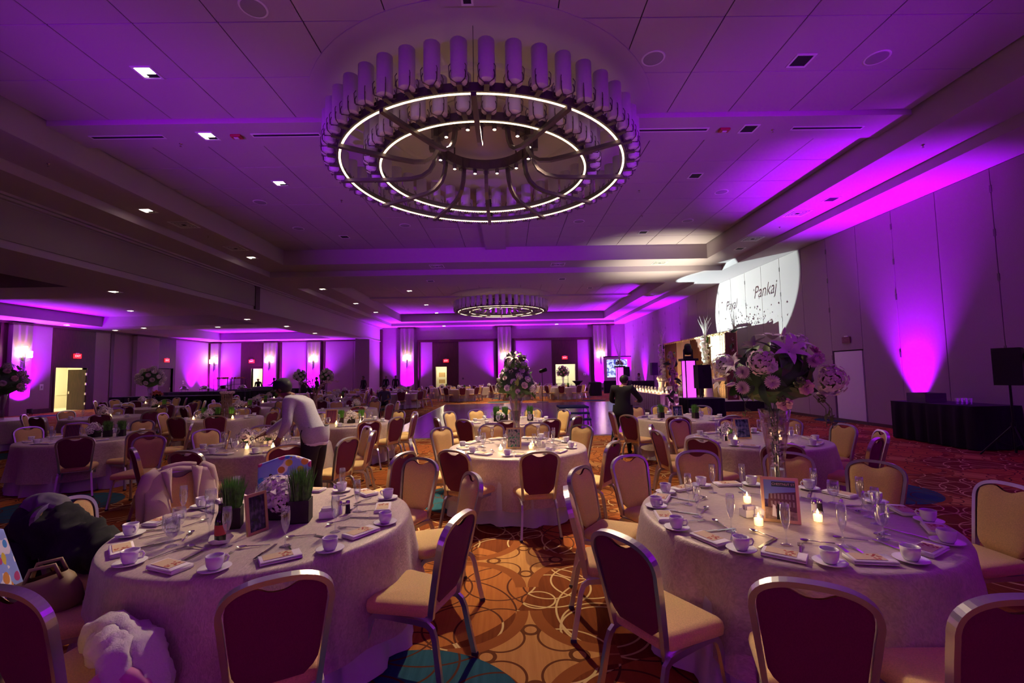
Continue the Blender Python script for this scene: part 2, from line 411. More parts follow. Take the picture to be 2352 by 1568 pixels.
# header beam between the halls and the lower side-hall ceiling
b = MB(); b.box(XL-.9, XL, YB, YF+.2, LZ-.05, ZA+.3); bm_ = b.obj('trim_1', M['plaster']); tag(bm_, 'deep white header beam between the main hall and the side hall', 'beam', kind='structure')
s = MB(); s.box(XL, XL+.05, YB, 21.2, LZ+.12, ZA-.18); s.obj('partition_header_panel', M['beamface'], bm_)
s = MB(); s.box(XL, XL+.09, 21.0, 21.35, LZ-.02, ZA-.1); s.obj('track_end_trim', M['wood'], bm_)
s = MB(); s.box(XL, XL+.12, YB, YF, ZA-.14, ZA-.08); s.box(XL, XL+.16, YB, YF, ZA-.06, ZA); s.obj('crown_moulding', M['plaster'], bm_)
s = MB(); s.box(XL-.9, XL+.07, YB, YF, LZ-.09, LZ-.05); s.obj('bottom_moulding', M['plaster'], bm_)
def side_ceiling():
    x0, x1 = LX-.2, XL-.9; trays = [(6.0, 15.4), (17.6, 27.2), (29.2, 38.3)]; hx0, hx1 = -24.2, -14.9
    c = MB(); ys = [YB]
    for a, b_ in trays: c.box(x0, x1, ys[-1], a, LZ, LZ+.05); c.box(x0, hx0, a, b_, LZ, LZ+.05); c.box(hx1, x1, a, b_, LZ, LZ+.05); ys.append(b_)
    c.box(x0, x1, ys[-1], LY+.2, LZ, LZ+.05)
    ce = c.obj('ceiling', M['plaster']); tag(ce, 'lower white tray ceiling over the side hall on the left', 'ceiling', kind='structure')
    for a, b_ in trays:
        s = MB(); riser(s, hx0, hx1, a, b_, LZ+.05, LZ+.6); s.obj('tray_fascia', M['plaster'], ce)
        s = MB().box(hx0-.05, hx1+.05, a-.05, b_+.05, LZ+.6, LZ+.65); s.obj('tray_panel', M['tile'], ce)
side_ceiling()
# ---------------------------------------------------------------- walls
# right wall: operable partition panels with a pass door
wr = MB().box(XR+.06, XR+.3, YB, YF+.2, 0, ZA+.2).obj('wall_right', M['joint']); tag(wr, 'tall movable partition wall of pale fabric panels on the right', 'wall', kind='structure')
pw = 1.33; y = -3.45; pm = MB().box(0, .06, 0, pw-.014, .06, ZA-.01, .006).mesh('panel', M['panelwall']); hm = MB().box(-.012, .0, -.03, .016, 0, .16).mesh('hinge', M['bronze'])
k = 0
while y < YF-.2:
    if 14.0 < y+.6 < 15.4:
        p = MB().box(0, .06, 0, pw-.014, 2.30, ZA-.01, .006).obj('panel', M['panelwall'], wr, loc=(XR, y, 0)); DOOR_R = y
    else: mobj('panel', pm, wr, (XR, y, 0))
    if k % 2 == 0:
        for z in (2.0, 3.6, 4.6, 5.6): mobj('hinge', hm, wr, (XR, y, z))
    y += pw; k += 1
d = MB().box(-.0, .05, .06, pw-.08, .01, 2.26, .004).obj('pass_door', M['whiteplastic'], wr, loc=(XR+.01, DOOR_R, 0))
MB().box(-.03, 0, pw-.3, pw-.2, .95, 1.15, .008).obj('door_handle', M['steel'], d)
s = MB().box(XR-.03, XR, YB, YF, 0, .09); tag(s.obj('baseboard_right', M['wood']), 'dark skirting at the foot of the partition wall', 'baseboard', kind='structure')
# back wall behind the camera
s = MB().box(-31, XR+.3, YB-.3, YB, 0, ZA+.3); tag(s.obj('wall_back', M['wallcover']), 'wall at the near end of the hall behind the viewer', 'wall', kind='structure')
def wall_run(name, label, horiz, pos, segs, ztop, back=.3):
    """segs: (a, b, type) along the wall. types: panel, wood, pier, strip, open(door opening a0,a1,ztop in wood)"""
    w = None
    def bx(mb, a, b_, d0, d1, z0, z1, bev=0):
        if horiz: return mb.box(a, b_, pos-d1, pos-d0, z0, z1, bev)
        return mb.box(pos+d0, pos+d1, a, b_, z0, z1, bev)
    holes = [s_[3] for s_ in segs if len(s_) > 3]
    mb = MB(); a0 = segs[0][0]
    for (h0, h1, hz) in holes: bx(mb, a0, h0, -back, -.06, 0, ztop+.3); bx(mb, h0, h1, -back, -.06, hz, ztop+.3); a0 = h1
    bx(mb, a0, segs[-1][1], -back, -.06, 0, ztop+.3)
    w = mb.obj(name, M['plaster']); tag(w, label, 'wall', kind='structure')
    for s_ in segs:
        a, b_, ty = s_[:3]; mb = MB()
        if ty in ('wood', 'woodpanel') and len(s_) > 3:
            h0, h1, hz = s_[3]; z1 = s_[4] if len(s_) > 4 else ztop
            if h0 > a: bx(mb, a, h0, -.06, .0, 0, z1)
            bx(mb, h0, h1, -.06, .0, hz, z1)
            if b_ > h1: bx(mb, h1, b_, -.06, .0, 0, z1)
            f = MB(); bx(f, h0-.09, h0, -.25, .03, 0, hz); bx(f, h1, h1+.09, -.25, .03, 0, hz); bx(f, h0-.09, h1+.09, -.25, .03, hz, hz+.09)
            mb.obj('wood_panel', M['wood'], w); f.obj('door_frame', M['wood'], w)
        elif ty == 'wood':
            bx(mb, a, b_, -.06, .03, 0, s_[3] if len(s_) > 3 else ztop); mb.obj('wood_panel', M['wood'], w)
        elif ty == 'panel':
            bx(mb, a+.01, b_-.01, -.06, 0, .25, ztop, .008); mb.obj('fabric_panel', M['wallcover'], w)
            mb = MB(); bx(mb, a, b_, -.06, .02, 0, .25); mb.obj('base_panel', M['wood'], w)
        elif ty == 'pier':
            bx(mb, a, b_, -.06, .28, 0, ztop-.06, .01); mb.obj('pier', M['wallcover'], w)
            mb = MB(); bx(mb, a-.12, b_+.12, -.06, .36, ztop-.06, ztop); mb.obj('pier_cap', M['wood'], w)
    return w
ZF = 4.97
wf = MB(); 
for a, b_, z0 in ((XL-.9,-6.7,0),(-6.7,-5.7,2.47),(-5.7,4.34,0),(4.34,6.15,2.50),(6.15,XR+.3,0)): wf.box(a, b_, YF+.06, YF+.35, z0, ZA+.3)
wf = wf.obj('wall_far', M['wallcover']); tag(wf, 'far end wall of the main hall with wood framed doorways and sconce piers', 'wall', kind='structure')
def fbox(name, m, *a, bev=0): return MB().box(a[0], a[1], YF+.06-a[4], YF+.06, a[2], a[3], bev).obj(name, M[m], wf)
for a in (-9.25, -.34, 8.46):
    fbox('pier', 'wallcover', a-.61, a+.61, 0, ZA-.12, .45, bev=.01); fbox('pier_cap', 'wood', a-.85 if a < 0 else a-.7, a+.75 if a < 1 else a+1.35, ZA-.12, ZA-.02, .5)
for (a, b_) in ((-8.36,-1.0),(.36,7.76)):
    fbox('frame_head', 'wood', a, b_, ZF-.22, ZF, .16); fbox('frame_post', 'wood', a, a+.16, 0, ZF-.22, .16); fbox('frame_post', 'wood', b_-.16, b_, 0, ZF-.22, .16)
for (a, b_) in ((-8.2,-7.0),(-4.62,-1.16),(.52,4.02),(6.39,7.6)):
    fbox('fabric_panel', 'wallcover', a+.01, b_-.01, .3, ZF-.22, .05, bev=.008); fbox('base_panel', 'wood', a, b_, 0, .3, .07)
for (a, b_) in ((-11.9,-9.9),(-8.6,-8.36),(-1.0,-.96),(.28,.36),(7.76,7.85),(9.1,10.86)): fbox('base_panel', 'wood', a, b_, 0, .3, .06)
for (a, b_, h0, h1, hz) in ((-7.0,-4.62,-6.7,-5.7,2.47),(4.02,6.39,4.34,6.15,2.50)):
    fbox('wood_panel', 'wood', a, h0, 0, ZF-.22, .08); fbox('wood_panel', 'wood', h1, b_, 0, ZF-.22, .08); fbox('wood_panel', 'wood', h0, h1, hz, ZF-.22, .08)
fbox('closed_door_leaf', 'wood', -5.68, -4.8, .02, 2.45, .12, bev=.01)
MB().box(XL-.02, XL+.18, YF-.3, YF+.06, 0, ZA-.2).obj('corner_post', M['wood'], wf)
# side hall walls
L = LX
wl = wall_run('wall_left', 'left wall of the side hall with wood doorway and sconce pier', False, LX,
    [(YB,14,'panel'),(14,23.4,'panel'),(23.4,23.75,'wood'),(23.75,24.75,'pier'),(24.75,26.1,'panel'),(26.1,28.8,'wood',(26.35,28.3,2.55)),(28.8,29.9,'panel'),(29.9,30.15,'wood'),(30.15,31.7,'panel'),(31.7,33.7,'pier'),(33.7,35.75,'wood',(34.0,35.5,2.6)),(35.75,39.6,'panel'),(39.6,40.3,'wood')], LZ-.1)
wsf = wall_run('wall_side_far', 'far wall of the side hall with sconce piers and exit door', True, LY,
    [(LX,-25.9,'wood'),(-25.9,-25.2,'pier'),(-25.2,-23.4,'panel'),(-23.4,-21.35,'wood',(-22.45,-21.5,2.55)),(-21.3,-20.2,'pier'),(-20.2,-19.85,'wood'),(-19.85,-17.5,'panel'),(-17.5,-16.4,'pier'),(-16.4,-16.05,'wood'),(-16.05,-13.6,'panel'),(-13.6,XL-.5,'panel')], LZ-.1)
MB().box(XL-1.2, XL-.02, 38.6, 42.3, 0, LZ+.1).obj('wall_corner_pier', M['wallcover']); tag(bpy.data.objects['wall_corner_pier'], 'pale corner pier between the side hall and the main hall', 'wall', kind='structure')
for nm, a in (('trim_2', (LX, LX+.12, YB, 40, LZ-.12, LZ-.0)), ('trim_3', (LX, XL-1.2, 39.85, 40, LZ-.12, LZ))):
    tag(MB().box(*a).obj(nm, M['wood']), 'dark wood cornice along the side hall '+('left wall' if nm == 'trim_2' else 'far wall'), 'trim', kind='structure')
# lit rooms behind the open doors
def back_room(name, label, x0, x1, y0, y1, z1, power, col=WARMW):
    b = MB(); t = .1
    b.box(x0-t, x1+t, y0, y1, -.1, 0.004); b.box(x0-t, x1+t, y0, y1, z1, z1+t); b.box(x0-t, x0, y0, y1, 0, z1); b.box(x1, x1+t, y0, y1, 0, z1); b.box(x0-t, x1+t, y1, y1+t, 0, z1)
    if y0 < YF-5: b.box(x0-t, x1+t, y0-t, y0, 0, z1)
    o = b.obj(name, M['kitchenwhite']); tag(o, label, 'room', kind='structure')
    return o
def shelf_unit(name, label, x, y, w, d, levels, m, rz=0, boxes=True):
    t = empty(name, (x, y, 0), rz); tag(t, label, 'shelf')
    for i in range(4): MB().box(-.02, .02, -.02, .02, 0, levels[-1]+.1).obj('upright', M[m], t, loc=((-1)**i*w/2, (-1 if i < 2 else 1)*d/2, 0))
    sm = MB().box(-w/2, w/2, -d/2, d/2, -.015, .015).mesh('shelf_board', M[m])
    for z in levels: mobj('shelf_board', sm, t, (0, 0, z))
    return t
back_room('service_room_1', 'bright service corridor behind the left doorway of the far wall', -7.6, -4.9, YF+.3, YF+3.2, 2.9, 1)
lamp('POINT', 'service_light', (-6.2, YF+1.4, 2.6), (1.0,.86,.52), 110, size=.2)
back_room('service_room_2', 'bright kitchen behind the right doorway of the far wall', 3.6, 7.0, YF+.3, YF+3.4, 2.9, 1)
lamp('POINT', 'service_light', (5.2, YF+1.2, 2.6), (1.0,.95,.66), 170, size=.2)
shelf_unit('storage_shelf', 'white storage shelf with cartons seen through the left far doorway', -6.35, YF+1.9, .75, .5, [.3,.9,1.5,2.1], 'kitchenwhite')
shelf_unit('storage_rack', 'pale green storage rack in the doorway at far right', 5.0, YF+1.9, 1.4, .5, [.35,.7,1.05,1.4,1.7], 'shelfgrey')
for i, (z, h) in enumerate(((.32,.38),(.92,.36),(1.52,.42))):
    o = MB().box(-.28, .28, -.2, .2, 0, h, .01).obj('carton', M['cardboard']); o.location = (-6.4, YF+1.9, z); tag(o, 'brown carton on the %s board of the storage shelf' % ('lower', 'middle', 'upper')[i], 'carton', 'cartons in the service corridor')
b_ = back_room('side_room_1', 'bright corridor behind the open door of the left wall', -29.5, LX-.3, 26.0, 31.0, 2.9, 1)
bpy.data.objects.remove(b_)
r = MB(); r.box(-29.6, LX-.3, 25.9, 30.8, -.1, .004); r.box(-29.6, LX-.3, 25.9, 30.8, 2.9, 3.0); r.box(-29.7, -29.6, 25.9, 30.8, 0, 3); r.box(-29.6, LX-.3, 25.8, 25.9, 0, 3); r.box(-29.6, LX-.3, 30.8, 30.9, 0, 3)
r.box(-29.6, -29.55, 25.9, 30.8, .85, .95); r = r.obj('side_room', M['kitchenwhite']); tag(r, 'bright cream corridor behind the open door of the left wall', 'room', kind='structure')
lamp('POINT', 'service_light', (-28.0, 28.2, 2.6), (1.0,.84,.45), 230, size=.2)
r = MB(); r.box(-23.2, -20.8, LY+.3, 43, -.1, .004); r.box(-23.2, -20.8, LY+.3, 43, 2.9, 3.0); r.box(-23.3, -23.2, LY+.3, 43, 0, 3); r.box(-20.8, -20.7, LY+.3, 43, 0, 3); r.box(-23.2, -20.8, 43, 43.1, 0, 3)
r = r.obj('side_room', M['kitchenwhite']); tag(r, 'bright room behind the exit door of the side hall far wall', 'room', kind='structure')
lamp('POINT', 'service_light', (-22, 41.6, 2.6), (1.0,.95,.6), 130, size=.2)
# door leaves standing open
def door_leaf(label, loc, rz, w=.95, h=2.45, m='wood'):
    t = empty('door_1', loc, rz); tag(t, label, 'door', kind='structure')
    MB().box(0, w, -.025, .025, .01, h, .006).obj('leaf', M[m], t)
    for s_ in (-1, 1): MB().box(w-.14, w-.06, s_*.03-.02, s_*.03+.02, .98, 1.14, .008).obj('handle', M['steel'], t)
    for z in (.3, .9, 1.5, 2.1): MB().box(-.03, .03, -.035, .035, z, z+.14).obj('hinge', M['steel'], t)
door_leaf('dark wooden door leaf standing open in the left wall doorway', (LX+.02, 28.24, 0), math.radians(190))
door_leaf('dark closed door in the recess of the left wall under an exit sign', (LX-.12, 34.06, 0), math.radians(90), w=1.4, h=2.55)
# ---------------------------------------------------------------- ceiling fixtures
def downlight_proto(lit):
    t = empty('recessed_downlight'); mb = MB(); frame_plane(mb, -.17, .17, -.17, .17, -.135, .135, -.135, .135, -.012, .014); mb.obj('frame', M['whiteplastic'], t)
    MB().box(-.136, .136, -.136, .136, -.004, .0).obj('can', M['ventdark'], t)
    if lit:
        MB().box(-.125, .125, -.125, .03, -.009, -.004).obj('lamp', M['downlight'], t); MB().box(-.125, -.06, .03, .11, -.009, -.004).obj('reflector', M['downlight'], t)
    return t
side = {-1: 'left', 1: 'right'}
RIBZ = ZC-.10
DL_ON = [(-6.1,7.5,ZC),(-6.3,9.40,RIBZ),(-6.1,12.05,ZC),(-9.85,12.3,ZB),(-9.85,17.4,ZB),(-6.1,28.2,ZC),(-6.1,34.0,ZC),(-6.05,38.6,ZC),(-9.8,24.0,ZB),(-9.7,29.0,ZB),(-9.65,33.2,ZB),(-5.8,41.2,ZA),(4.46,41.3,ZA),
         (-14.2,16.4,LZ),(-19.4,19.25,LZ+.6),(-15.7,19.05,LZ+.6),(-20.7,25.0,LZ+.6),(-17.4,24.9,LZ+.6),(-14.2,24.8,LZ),(-18.0,28.3,LZ),(-17.3,34.0,LZ+.6),(-21,34.0,LZ+.6),(-25.1,26.0,LZ),(-25.1,29.2,LZ),(-22.5,28.2,LZ),(-13.9,28.6,LZ),(-14.2,33.5,LZ)]
DL_OFF = [(5.1,7.4,ZC),(5.25,9.40,RIBZ),(5.15,11.95,ZC),(5.2,16.9,ZC),(9.0,12.2,ZB),(9.0,17.2,ZB),(-6.1,16.9,ZC),(5.2,28.2,ZC),(2.6,21.2,ZA),(-3.6,21.2,ZA)]
proto = {}
def place_dl(lit, i, x, y, z):
    if lit not in proto: t = downlight_proto(lit); proto[lit] = t
    else: t = dup(proto[lit])
    t.location = (x, y, z); t.rotation_euler = (0,0,0)
    zone = lambda q: 'side hall ceiling' if q[0] < XL else 'far bay ceiling' if q[1] > 21.5 else 'near bay ceiling'
    L_ = sorted([q for q in (DL_ON if lit else DL_OFF) if zone(q) == zone((x, y, z))], key=lambda q: q[1]); n = L_.index((x, y, z))
    ORD = ['nearest','second nearest','third nearest','fourth nearest','fifth nearest','sixth nearest','seventh nearest','eighth nearest','ninth nearest','tenth nearest','eleventh nearest','twelfth nearest','thirteenth nearest','fourteenth nearest','farthest']
    tag(t, '%s square downlight, %s of those in the %s' % ('glowing' if lit else 'unlit', ORD[n], zone((x, y, z))), 'downlight', 'recessed ceiling downlights')
for i, a in enumerate(DL_ON): place_dl(True, i, *a)
for i, a in enumerate(DL_OFF): place_dl(False, i, *a)
for i, (x, y, z) in enumerate(DL_ON):
    if i in (12, 16, 18, 21, 22, 23, 24): continue
    pw = P_DOWN*(1.0 if y < 20 else .6)*(1.0 if x > XL else .75)
    lamp('SPOT', 'downlight_beam', (x, y, z-.03), WARMW, pw, (x, y, 0), size=.07, angle=78, blend=.8)
def round_grille(x, y, z, label):
    t = empty('ceiling_speaker', (x, y, z)); tag(t, label, 'ceiling speaker', 'round ceiling speakers')
    MB().lathe([(.0001,-.012),(.15,-.012),(.165,-.008),(.17,0)], 28).obj('grille', M['grille'], t, True)
    MB().lathe([(.165,-.009),(.18,-.014),(.195,-.008),(.197,0)], 28).obj('rim', M['whiteplastic'], t, True)
for (x, y, l) in ((-3.54,6.15,'left of the centre rib, nearest'),(2.53,7.3,'right of the centre rib, nearest'),(6.37,7.35,'far right in the near tray'),(-7.36,13.37,'left tray edge, nearer of two'),(-7.35,15.85,'left tray edge, farther of two'),(-3.55,15.7,'left of the centre rib, farther'),(2.55,15.55,'right of the centre rib, farther'),(6.4,13.1,'right tray edge, nearer of two'),(6.4,15.65,'right tray edge, farther of two')):
    round_grille(x, y, ZC, 'round speaker grille in the tray ceiling, '+l)
def slot(x0, x1, y0, y1, z, label):
    t = empty('slot_diffuser', ((x0+x1)/2, (y0+y1)/2, z)); tag(t, label, 'air slot', 'linear air slots'); a, b_ = (x1-x0)/2, (y1-y0)/2
    MB().box(-a, a, -b_, b_, -.006, .0).obj('opening', M['ventdark'], t)
    mb = MB(); frame_plane(mb, -a-.03, a+.03, -b_-.03, b_+.03, -a, a, -b_, b_, -.012, .012); mb.obj('frame', M['whiteplastic'], t)
for (a, b_, l) in ((-8.75,-7.25,'left end of the cross rib'),(-5.35,-3.95,'cross rib left of the chandelier'),(2.85,4.35,'cross rib right of the chandelier'),(6.2,7.7,'right end of the cross rib')):
    slot(a, b_, 9.36, 9.44, RIBZ, 'black linear air slot, '+l)
slot(XC-.09, XC+.02, 4.2, 6.0, RIBZ, 'black linear air slot in the centre rib in front of the chandelier')
slot(XC-.07, XC+.02, 13.1, 14.6, RIBZ, 'black linear air slot in the centre rib behind the chandelier')
def sprinkler(x, y, z, i):
    t = empty('sprinkler', (x, y, z)); tag(t, 'small sprinkler head on the ceiling '+i, 'sprinkler', 'ceiling sprinklers')
    MB().lathe([(.035,0),(.035,-.008),(.012,-.012),(.010,-.05)], 10).obj('body', M['steel'], t, True); MB().cyl(.022, -.062, -.055, 10).obj('deflector', M['steel'], t)
for (x, y, z, l) in ((-6.4,5.6,ZC,'at upper left'),(-7.1,9.7,RIBZ,'beside the left air slot'),(5.8,9.45,RIBZ,'between the right air slots'),(-9.75,9.5,ZB,'on the left soffit, nearest'),(8.8,9.2,ZB,'on the right soffit, nearest'),(3.9,12.9,ZC,'right of the chandelier'),(-4.9,13.3,ZC,'left of the chandelier'),(XC,9.6,ZC-.012,'inside the chandelier ring'),(-2.9,12.2,ZC-.012,'behind the left chandelier rim'),(2.0,12.4,ZC-.012,'behind the right chandelier rim'),(4.6,15.0,ZC,'far right of the tray'),(9.0,14.6,ZB,'on the right soffit, middle'),(-9.7,14.6,ZB,'on the left soffit, middle')):
    sprinkler(x, y, z, l)
def vent(x, y, z, label):
    t = empty('square_vent', (x, y, z)); tag(t, label, 'vent', 'square air vents')
    mb = MB(); frame_plane(mb, -.3, .3, -.3, .3, -.25, .25, -.25, .25, -.012, .012); mb.obj('frame', M['whiteplastic'], t); MB().box(-.25, .25, -.25, .25, -.004, 0).obj('opening', M['ventdark'], t)
    for k in range(3):
        w = .2-.06*k; mb = MB(); frame_plane(mb, -w-.02, w+.02, -w-.02, w+.02, -w+.01, w-.01, -w+.01, w-.01, -.016, .006); mb.obj('louvre', M['whiteplastic'], t)
for (x, y, z, l) in ((-9.7,13.5,ZB,'left soffit, nearer'),(-9.7,16.1,ZB,'left soffit, farther'),(8.75,13.3,ZB,'right soffit, nearer'),(8.8,15.9,ZB,'right soffit, farther'),(-3.0,19.3,ZB,'far soffit left of centre'),(2.2,19.3,ZB,'far soffit right of centre'),(6.6,19.3,ZB,'far soffit near the right corner'),(9.0,27.5,ZB,'right soffit of the far bay')):
    vent(x, y, z, 'square louvred air vent, '+l)
for (x, l) in ((-5.7,'left'),(4.72,'right')):
    t = empty('fire_strobe', (x, 9.40, RIBZ)); tag(t, 'dark red fire alarm strobe on the cross rib, %s of the chandelier' % l, 'alarm'); MB().box(-.11, .11, -.07, .07, -.05, 0, .01).obj('housing', M['strobe'], t); MB().box(-.05, .05, -.03, .03, -.065, -.05, .006).obj('lens', M['whiteplastic'], t)
# ---------------------------------------------------------------- chandelier
def chandelier(loc, label):
    R1, R2, RH, HZ = 2.93, 2.17, 1.0, .60
    t = empty('chandelier', loc); tag(t, label, 'chandelier', 'ring chandeliers')
    def ringband(R, name):
        return MB().lathe([(R-.02,0),(R+.02,0),(R+.02,.14),(R-.02,.14),(R-.02,0)], 96).obj(name, M['bronze'], t)
    ringband(R1, 'outer_ring'); ringband(R2, 'inner_ring')
    for R, n in ((R1, 300), (R2, 222)):
        mb = MB(); mb.lathe([(R-.06,-.006),(R-.022,-.006),(R-.022,.012),(R-.06,.012),(R-.06,-.006)], 96)
        for k in range(n):
            a = 2*PI*k/n; mb.ball(((R-.038)*math.cos(a), (R-.038)*math.sin(a), -.008), .013, 5, 4)
        o = mb.obj('light_strip', M['led'], t); tag(o, 'warm string of tiny lamps', kind='stuff')
    MB().lathe([(RH-.06,HZ),(RH+.06,HZ),(RH+.06,HZ+.22),(RH-.06,HZ+.22),(RH-.06,HZ)], 48).obj('hub_ring', M['bronze'], t)
    # spokes: from the hub down in a curve, then straight out to the outer ring
    prof = [(RH+.02,HZ+.1),(RH+.03,HZ-.12),(RH+.07,HZ-.30),(RH+.16,HZ-.46),(RH+.32,HZ-.575),(RH+.55,HZ-.63)] + [(r_, -.045) for r_ in (1.9,2.2,2.6,R1+.03)]
    sm = MB().rect([(r_, 0, z) for r_, z in prof], .085, .065, up=lambda i: (0,1,0) if i < 0 else (.0001,0,1) if i > 4 else (1,0,.4)).mesh('spoke', M['bronze'])
    spot = MB().lathe([(.0001,0),(.035,0),(.045,.03),(.045,.09),(.02,.11)], 10).mesh('spot_lamp', [M['bronze']])
    bulb = MB().cyl(.033, -.004, .002, 10).mesh('bulb', M['bulb'])
    blk = MB().box(-.14, .10, -.07, .07, -.02, .2).mesh('hub_bracket', M['bronze'])
    for k in range(12):
        a = PI/2 + 2*PI*k/12
        mobj('spoke', sm, t, rot=(0,0,a)); mobj('hub_bracket', blk, t, ((RH+.06)*math.cos(a), (RH+.06)*math.sin(a), HZ), (0,0,a))
        a += PI/12; p = (RH*math.cos(a), RH*math.sin(a), HZ-.10)
        s_ = mobj('spot_lamp', spot, t, p); mobj('bulb', bulb, s_)
    # glass shades in clawed brackets
    sh = MB().lathe([(.0001,.0),(.118,0),(.125,.01),(.125,.62),(.118,.62),(.118,.02)], 14).mesh('shade', M['shade'], True)
    br = MB()
    for k in range(4):
        a = PI/4+PI/2*k; c_, s_ = math.cos(a), math.sin(a)
        br.tube([(.03*c_,.03*s_,-.03),(.15*c_,.15*s_,-.02),(.165*c_,.165*s_,.06),(.145*c_,.145*s_,.12)], .008, 4)
        br.tube([(.05*c_,.05*s_,-.035),(.17*c_,.17*s_,.0),(.18*c_,.18*s_,.16),(.15*c_,.15*s_,.21)], .007, 4)
    br.box(-.16, .02, -.04, .04, -.05, -.01); bm2 = br.mesh('bracket', M['bronze'])
    for R, n in ((R1+.16, 48), (R2+.16, 36)):
        for k in range(n):
            a = PI/2+2*PI*(k+.5)/n
            s_ = mobj('shade', sh, t, (R*math.cos(a), R*math.sin(a), .05), (0,0,a)); mobj('bracket', bm2, s_)
    # hangers to the ceiling
    zc = ZC-.012-loc[2]
    for k in range(4):
        a = PI/4+PI/2*k; MB().tube([(RH*math.cos(a), RH*math.sin(a), HZ+.2), (RH*math.cos(a), RH*math.sin(a), zc)], .018, 8).obj('hanger', M['bronze'], t)
    for k in range(6):
        a = PI/2+PI/3*k; MB().tube([(R1*math.cos(a), R1*math.sin(a), .13), (R1*math.cos(a), R1*math.sin(a), zc)], .006, 5).obj('cable', M['bronze'], t)
    MB().lathe([(.0001,zc),(RH+.2,zc),(RH+.2,zc-.03),(.0001,zc-.03)], 40).obj('canopy', M['plaster'], t)
    for k in range(12):
        a = PI/2+2*PI*(k+.5)/12; p = (loc[0]+RH*math.cos(a), loc[1]+RH*math.sin(a), loc[2]+HZ-.115)
        if k % 2: continue
        near = math.sin(a) < -.5
        lamp('SPOT', 'chandelier_spot', p, HUBC, P_HUB*(6.2 if near else 2.0), (p[0]*.6-.1, loc[1]-5.6, 0) if near else (p[0]+math.cos(a)*1.1, p[1]+math.sin(a)*1.1, 0), size=.05, angle=62 if near else 88, blend=.9)
chandelier((CH1[0], CH1[1], 5.95), 'huge double-ring bronze chandelier with frosted cylinder shades in the foreground')
chandelier((CH2[0], CH2[1], 5.95), 'smaller looking double-ring bronze chandelier with cylinder shades in the far bay')
# ---------------------------------------------------------------- sconces, exit signs, uplights
def sconce(loc, rz, label, light=True):
    t = empty('wall_sconce', loc, rz); tag(t, label, 'sconce', 'lit wall sconces')
    MB().box(-.07, .07, -.03, 0, -.55, .1, .01).obj('back_plate', M['bronze'], t)
    MB().lathe([(.0001,-.75),(.03,-.7),(.06,-.55),(.03,-.4),(.03,-.1),(.05,0)], 10, (0,-.14,0)).obj('stem', M['bronze'], t, True)
    g = MB().lathe([(.0001,0),(.085,0),(.095,.02),(.095,.34),(.085,.34)], 14).mesh('glass_shade', M['sconceglass'], True)
    for x, z in ((-.26,0),(0,.24),(.26,0)):
        mobj('glass_shade', g, t, (x, -.16, z))
        MB().tube([(0,-.14,-.25),(x*.6,-.16,-.22),(x,-.16,-.1),(x,-.16,z)], .014, 6).obj('arm', M['bronze'], t)
    if light:
        R_ = Matrix.Rotation(rz, 4, 'Z'); p = Vector(loc) + (R_ @ Vector((0,-.42,.34)))
        lamp('POINT', 'sconce_glow', p, WARMW, P_SCONCE, size=.12)
YP = YF+.06-.45
for x, l in ((-9.25,'left pier of the far wall'),(-.34,'middle pier behind the white roses'),(8.46,'right pier of the far wall beside the screen')): sconce((x, YP, 3.05), 0, 'three-light glowing wall sconce on the '+l)
for x, l in ((-25.5,'corner pier of the side hall'),(-20.75,'pier right of the side hall exit door'),(-16.95,'second pier right of the side hall exit door')): sconce((x, LY-.28, 3.05), 0, 'three-light glowing wall sconce on the '+l)
sconce((LX+.28, 24.25, 3.05), PI/2, 'three-light glowing wall sconce on the left wall pier at the picture edge')
def text_mesh(s_, size, m, shear=0):
    c = bpy.data.curves.new('t', 'FONT'); c.body = s_; c.size = size; c.align_x = 'CENTER'; c.align_y = 'CENTER'; c.shear = shear; c.resolution_u = 3
    o = bpy.data.objects.new('t', c); COL.objects.link(o); dg = bpy.context.evaluated_depsgraph_get(); me = bpy.data.meshes.new_from_object(o.evaluated_get(dg)); bpy.data.objects.remove(o)
    me.materials.clear(); me.materials.append(m); return me
EXM = text_mesh('EXIT', .17, M['exittext']); EXO = text_mesh('EXIT', .20, M['exitofftext'])
def exit_sign(loc, rz, label, lit=True, s_=1.0):
    t = empty('exit_sign', loc, rz); t.scale = (s_,)*3; tag(t, label, 'exit sign')
    MB().box(-.24, .24, -.05, 0, -.14, .14, .012).obj('panel', M['exitred' if lit else 'exitoff'], t)
    mobj('lettering', EXM if lit else EXO, t, (0, -.053, 0), (PI/2, 0, 0)); MB().box(-.1, .1, -.045, -.005, .14, .19).obj('mount', M['whiteplastic'], t)
exit_sign((-5.75, YF-.03, 3.0), 0, 'red lit EXIT sign over the left doorway of the far wall'); exit_sign((5.2, YF-.03, 3.1), 0, 'red lit EXIT sign over the right doorway of the far wall')
exit_sign((-22.45, LY-.01, 3.2), 0, 'red lit EXIT sign over the side hall far door'); exit_sign((LX+.02, 27.6, 3.25), PI/2, 'red lit EXIT sign over the open door of the left wall'); exit_sign((LX+.02, 34.8, 3.2), PI/2, 'red lit EXIT sign over the recessed door of the left wall')
exit_sign((XR-.01, DOOR_R+.62, 2.62), -PI/2, 'unlit dark red EXIT sign over the pass door in the right wall', False, .72)
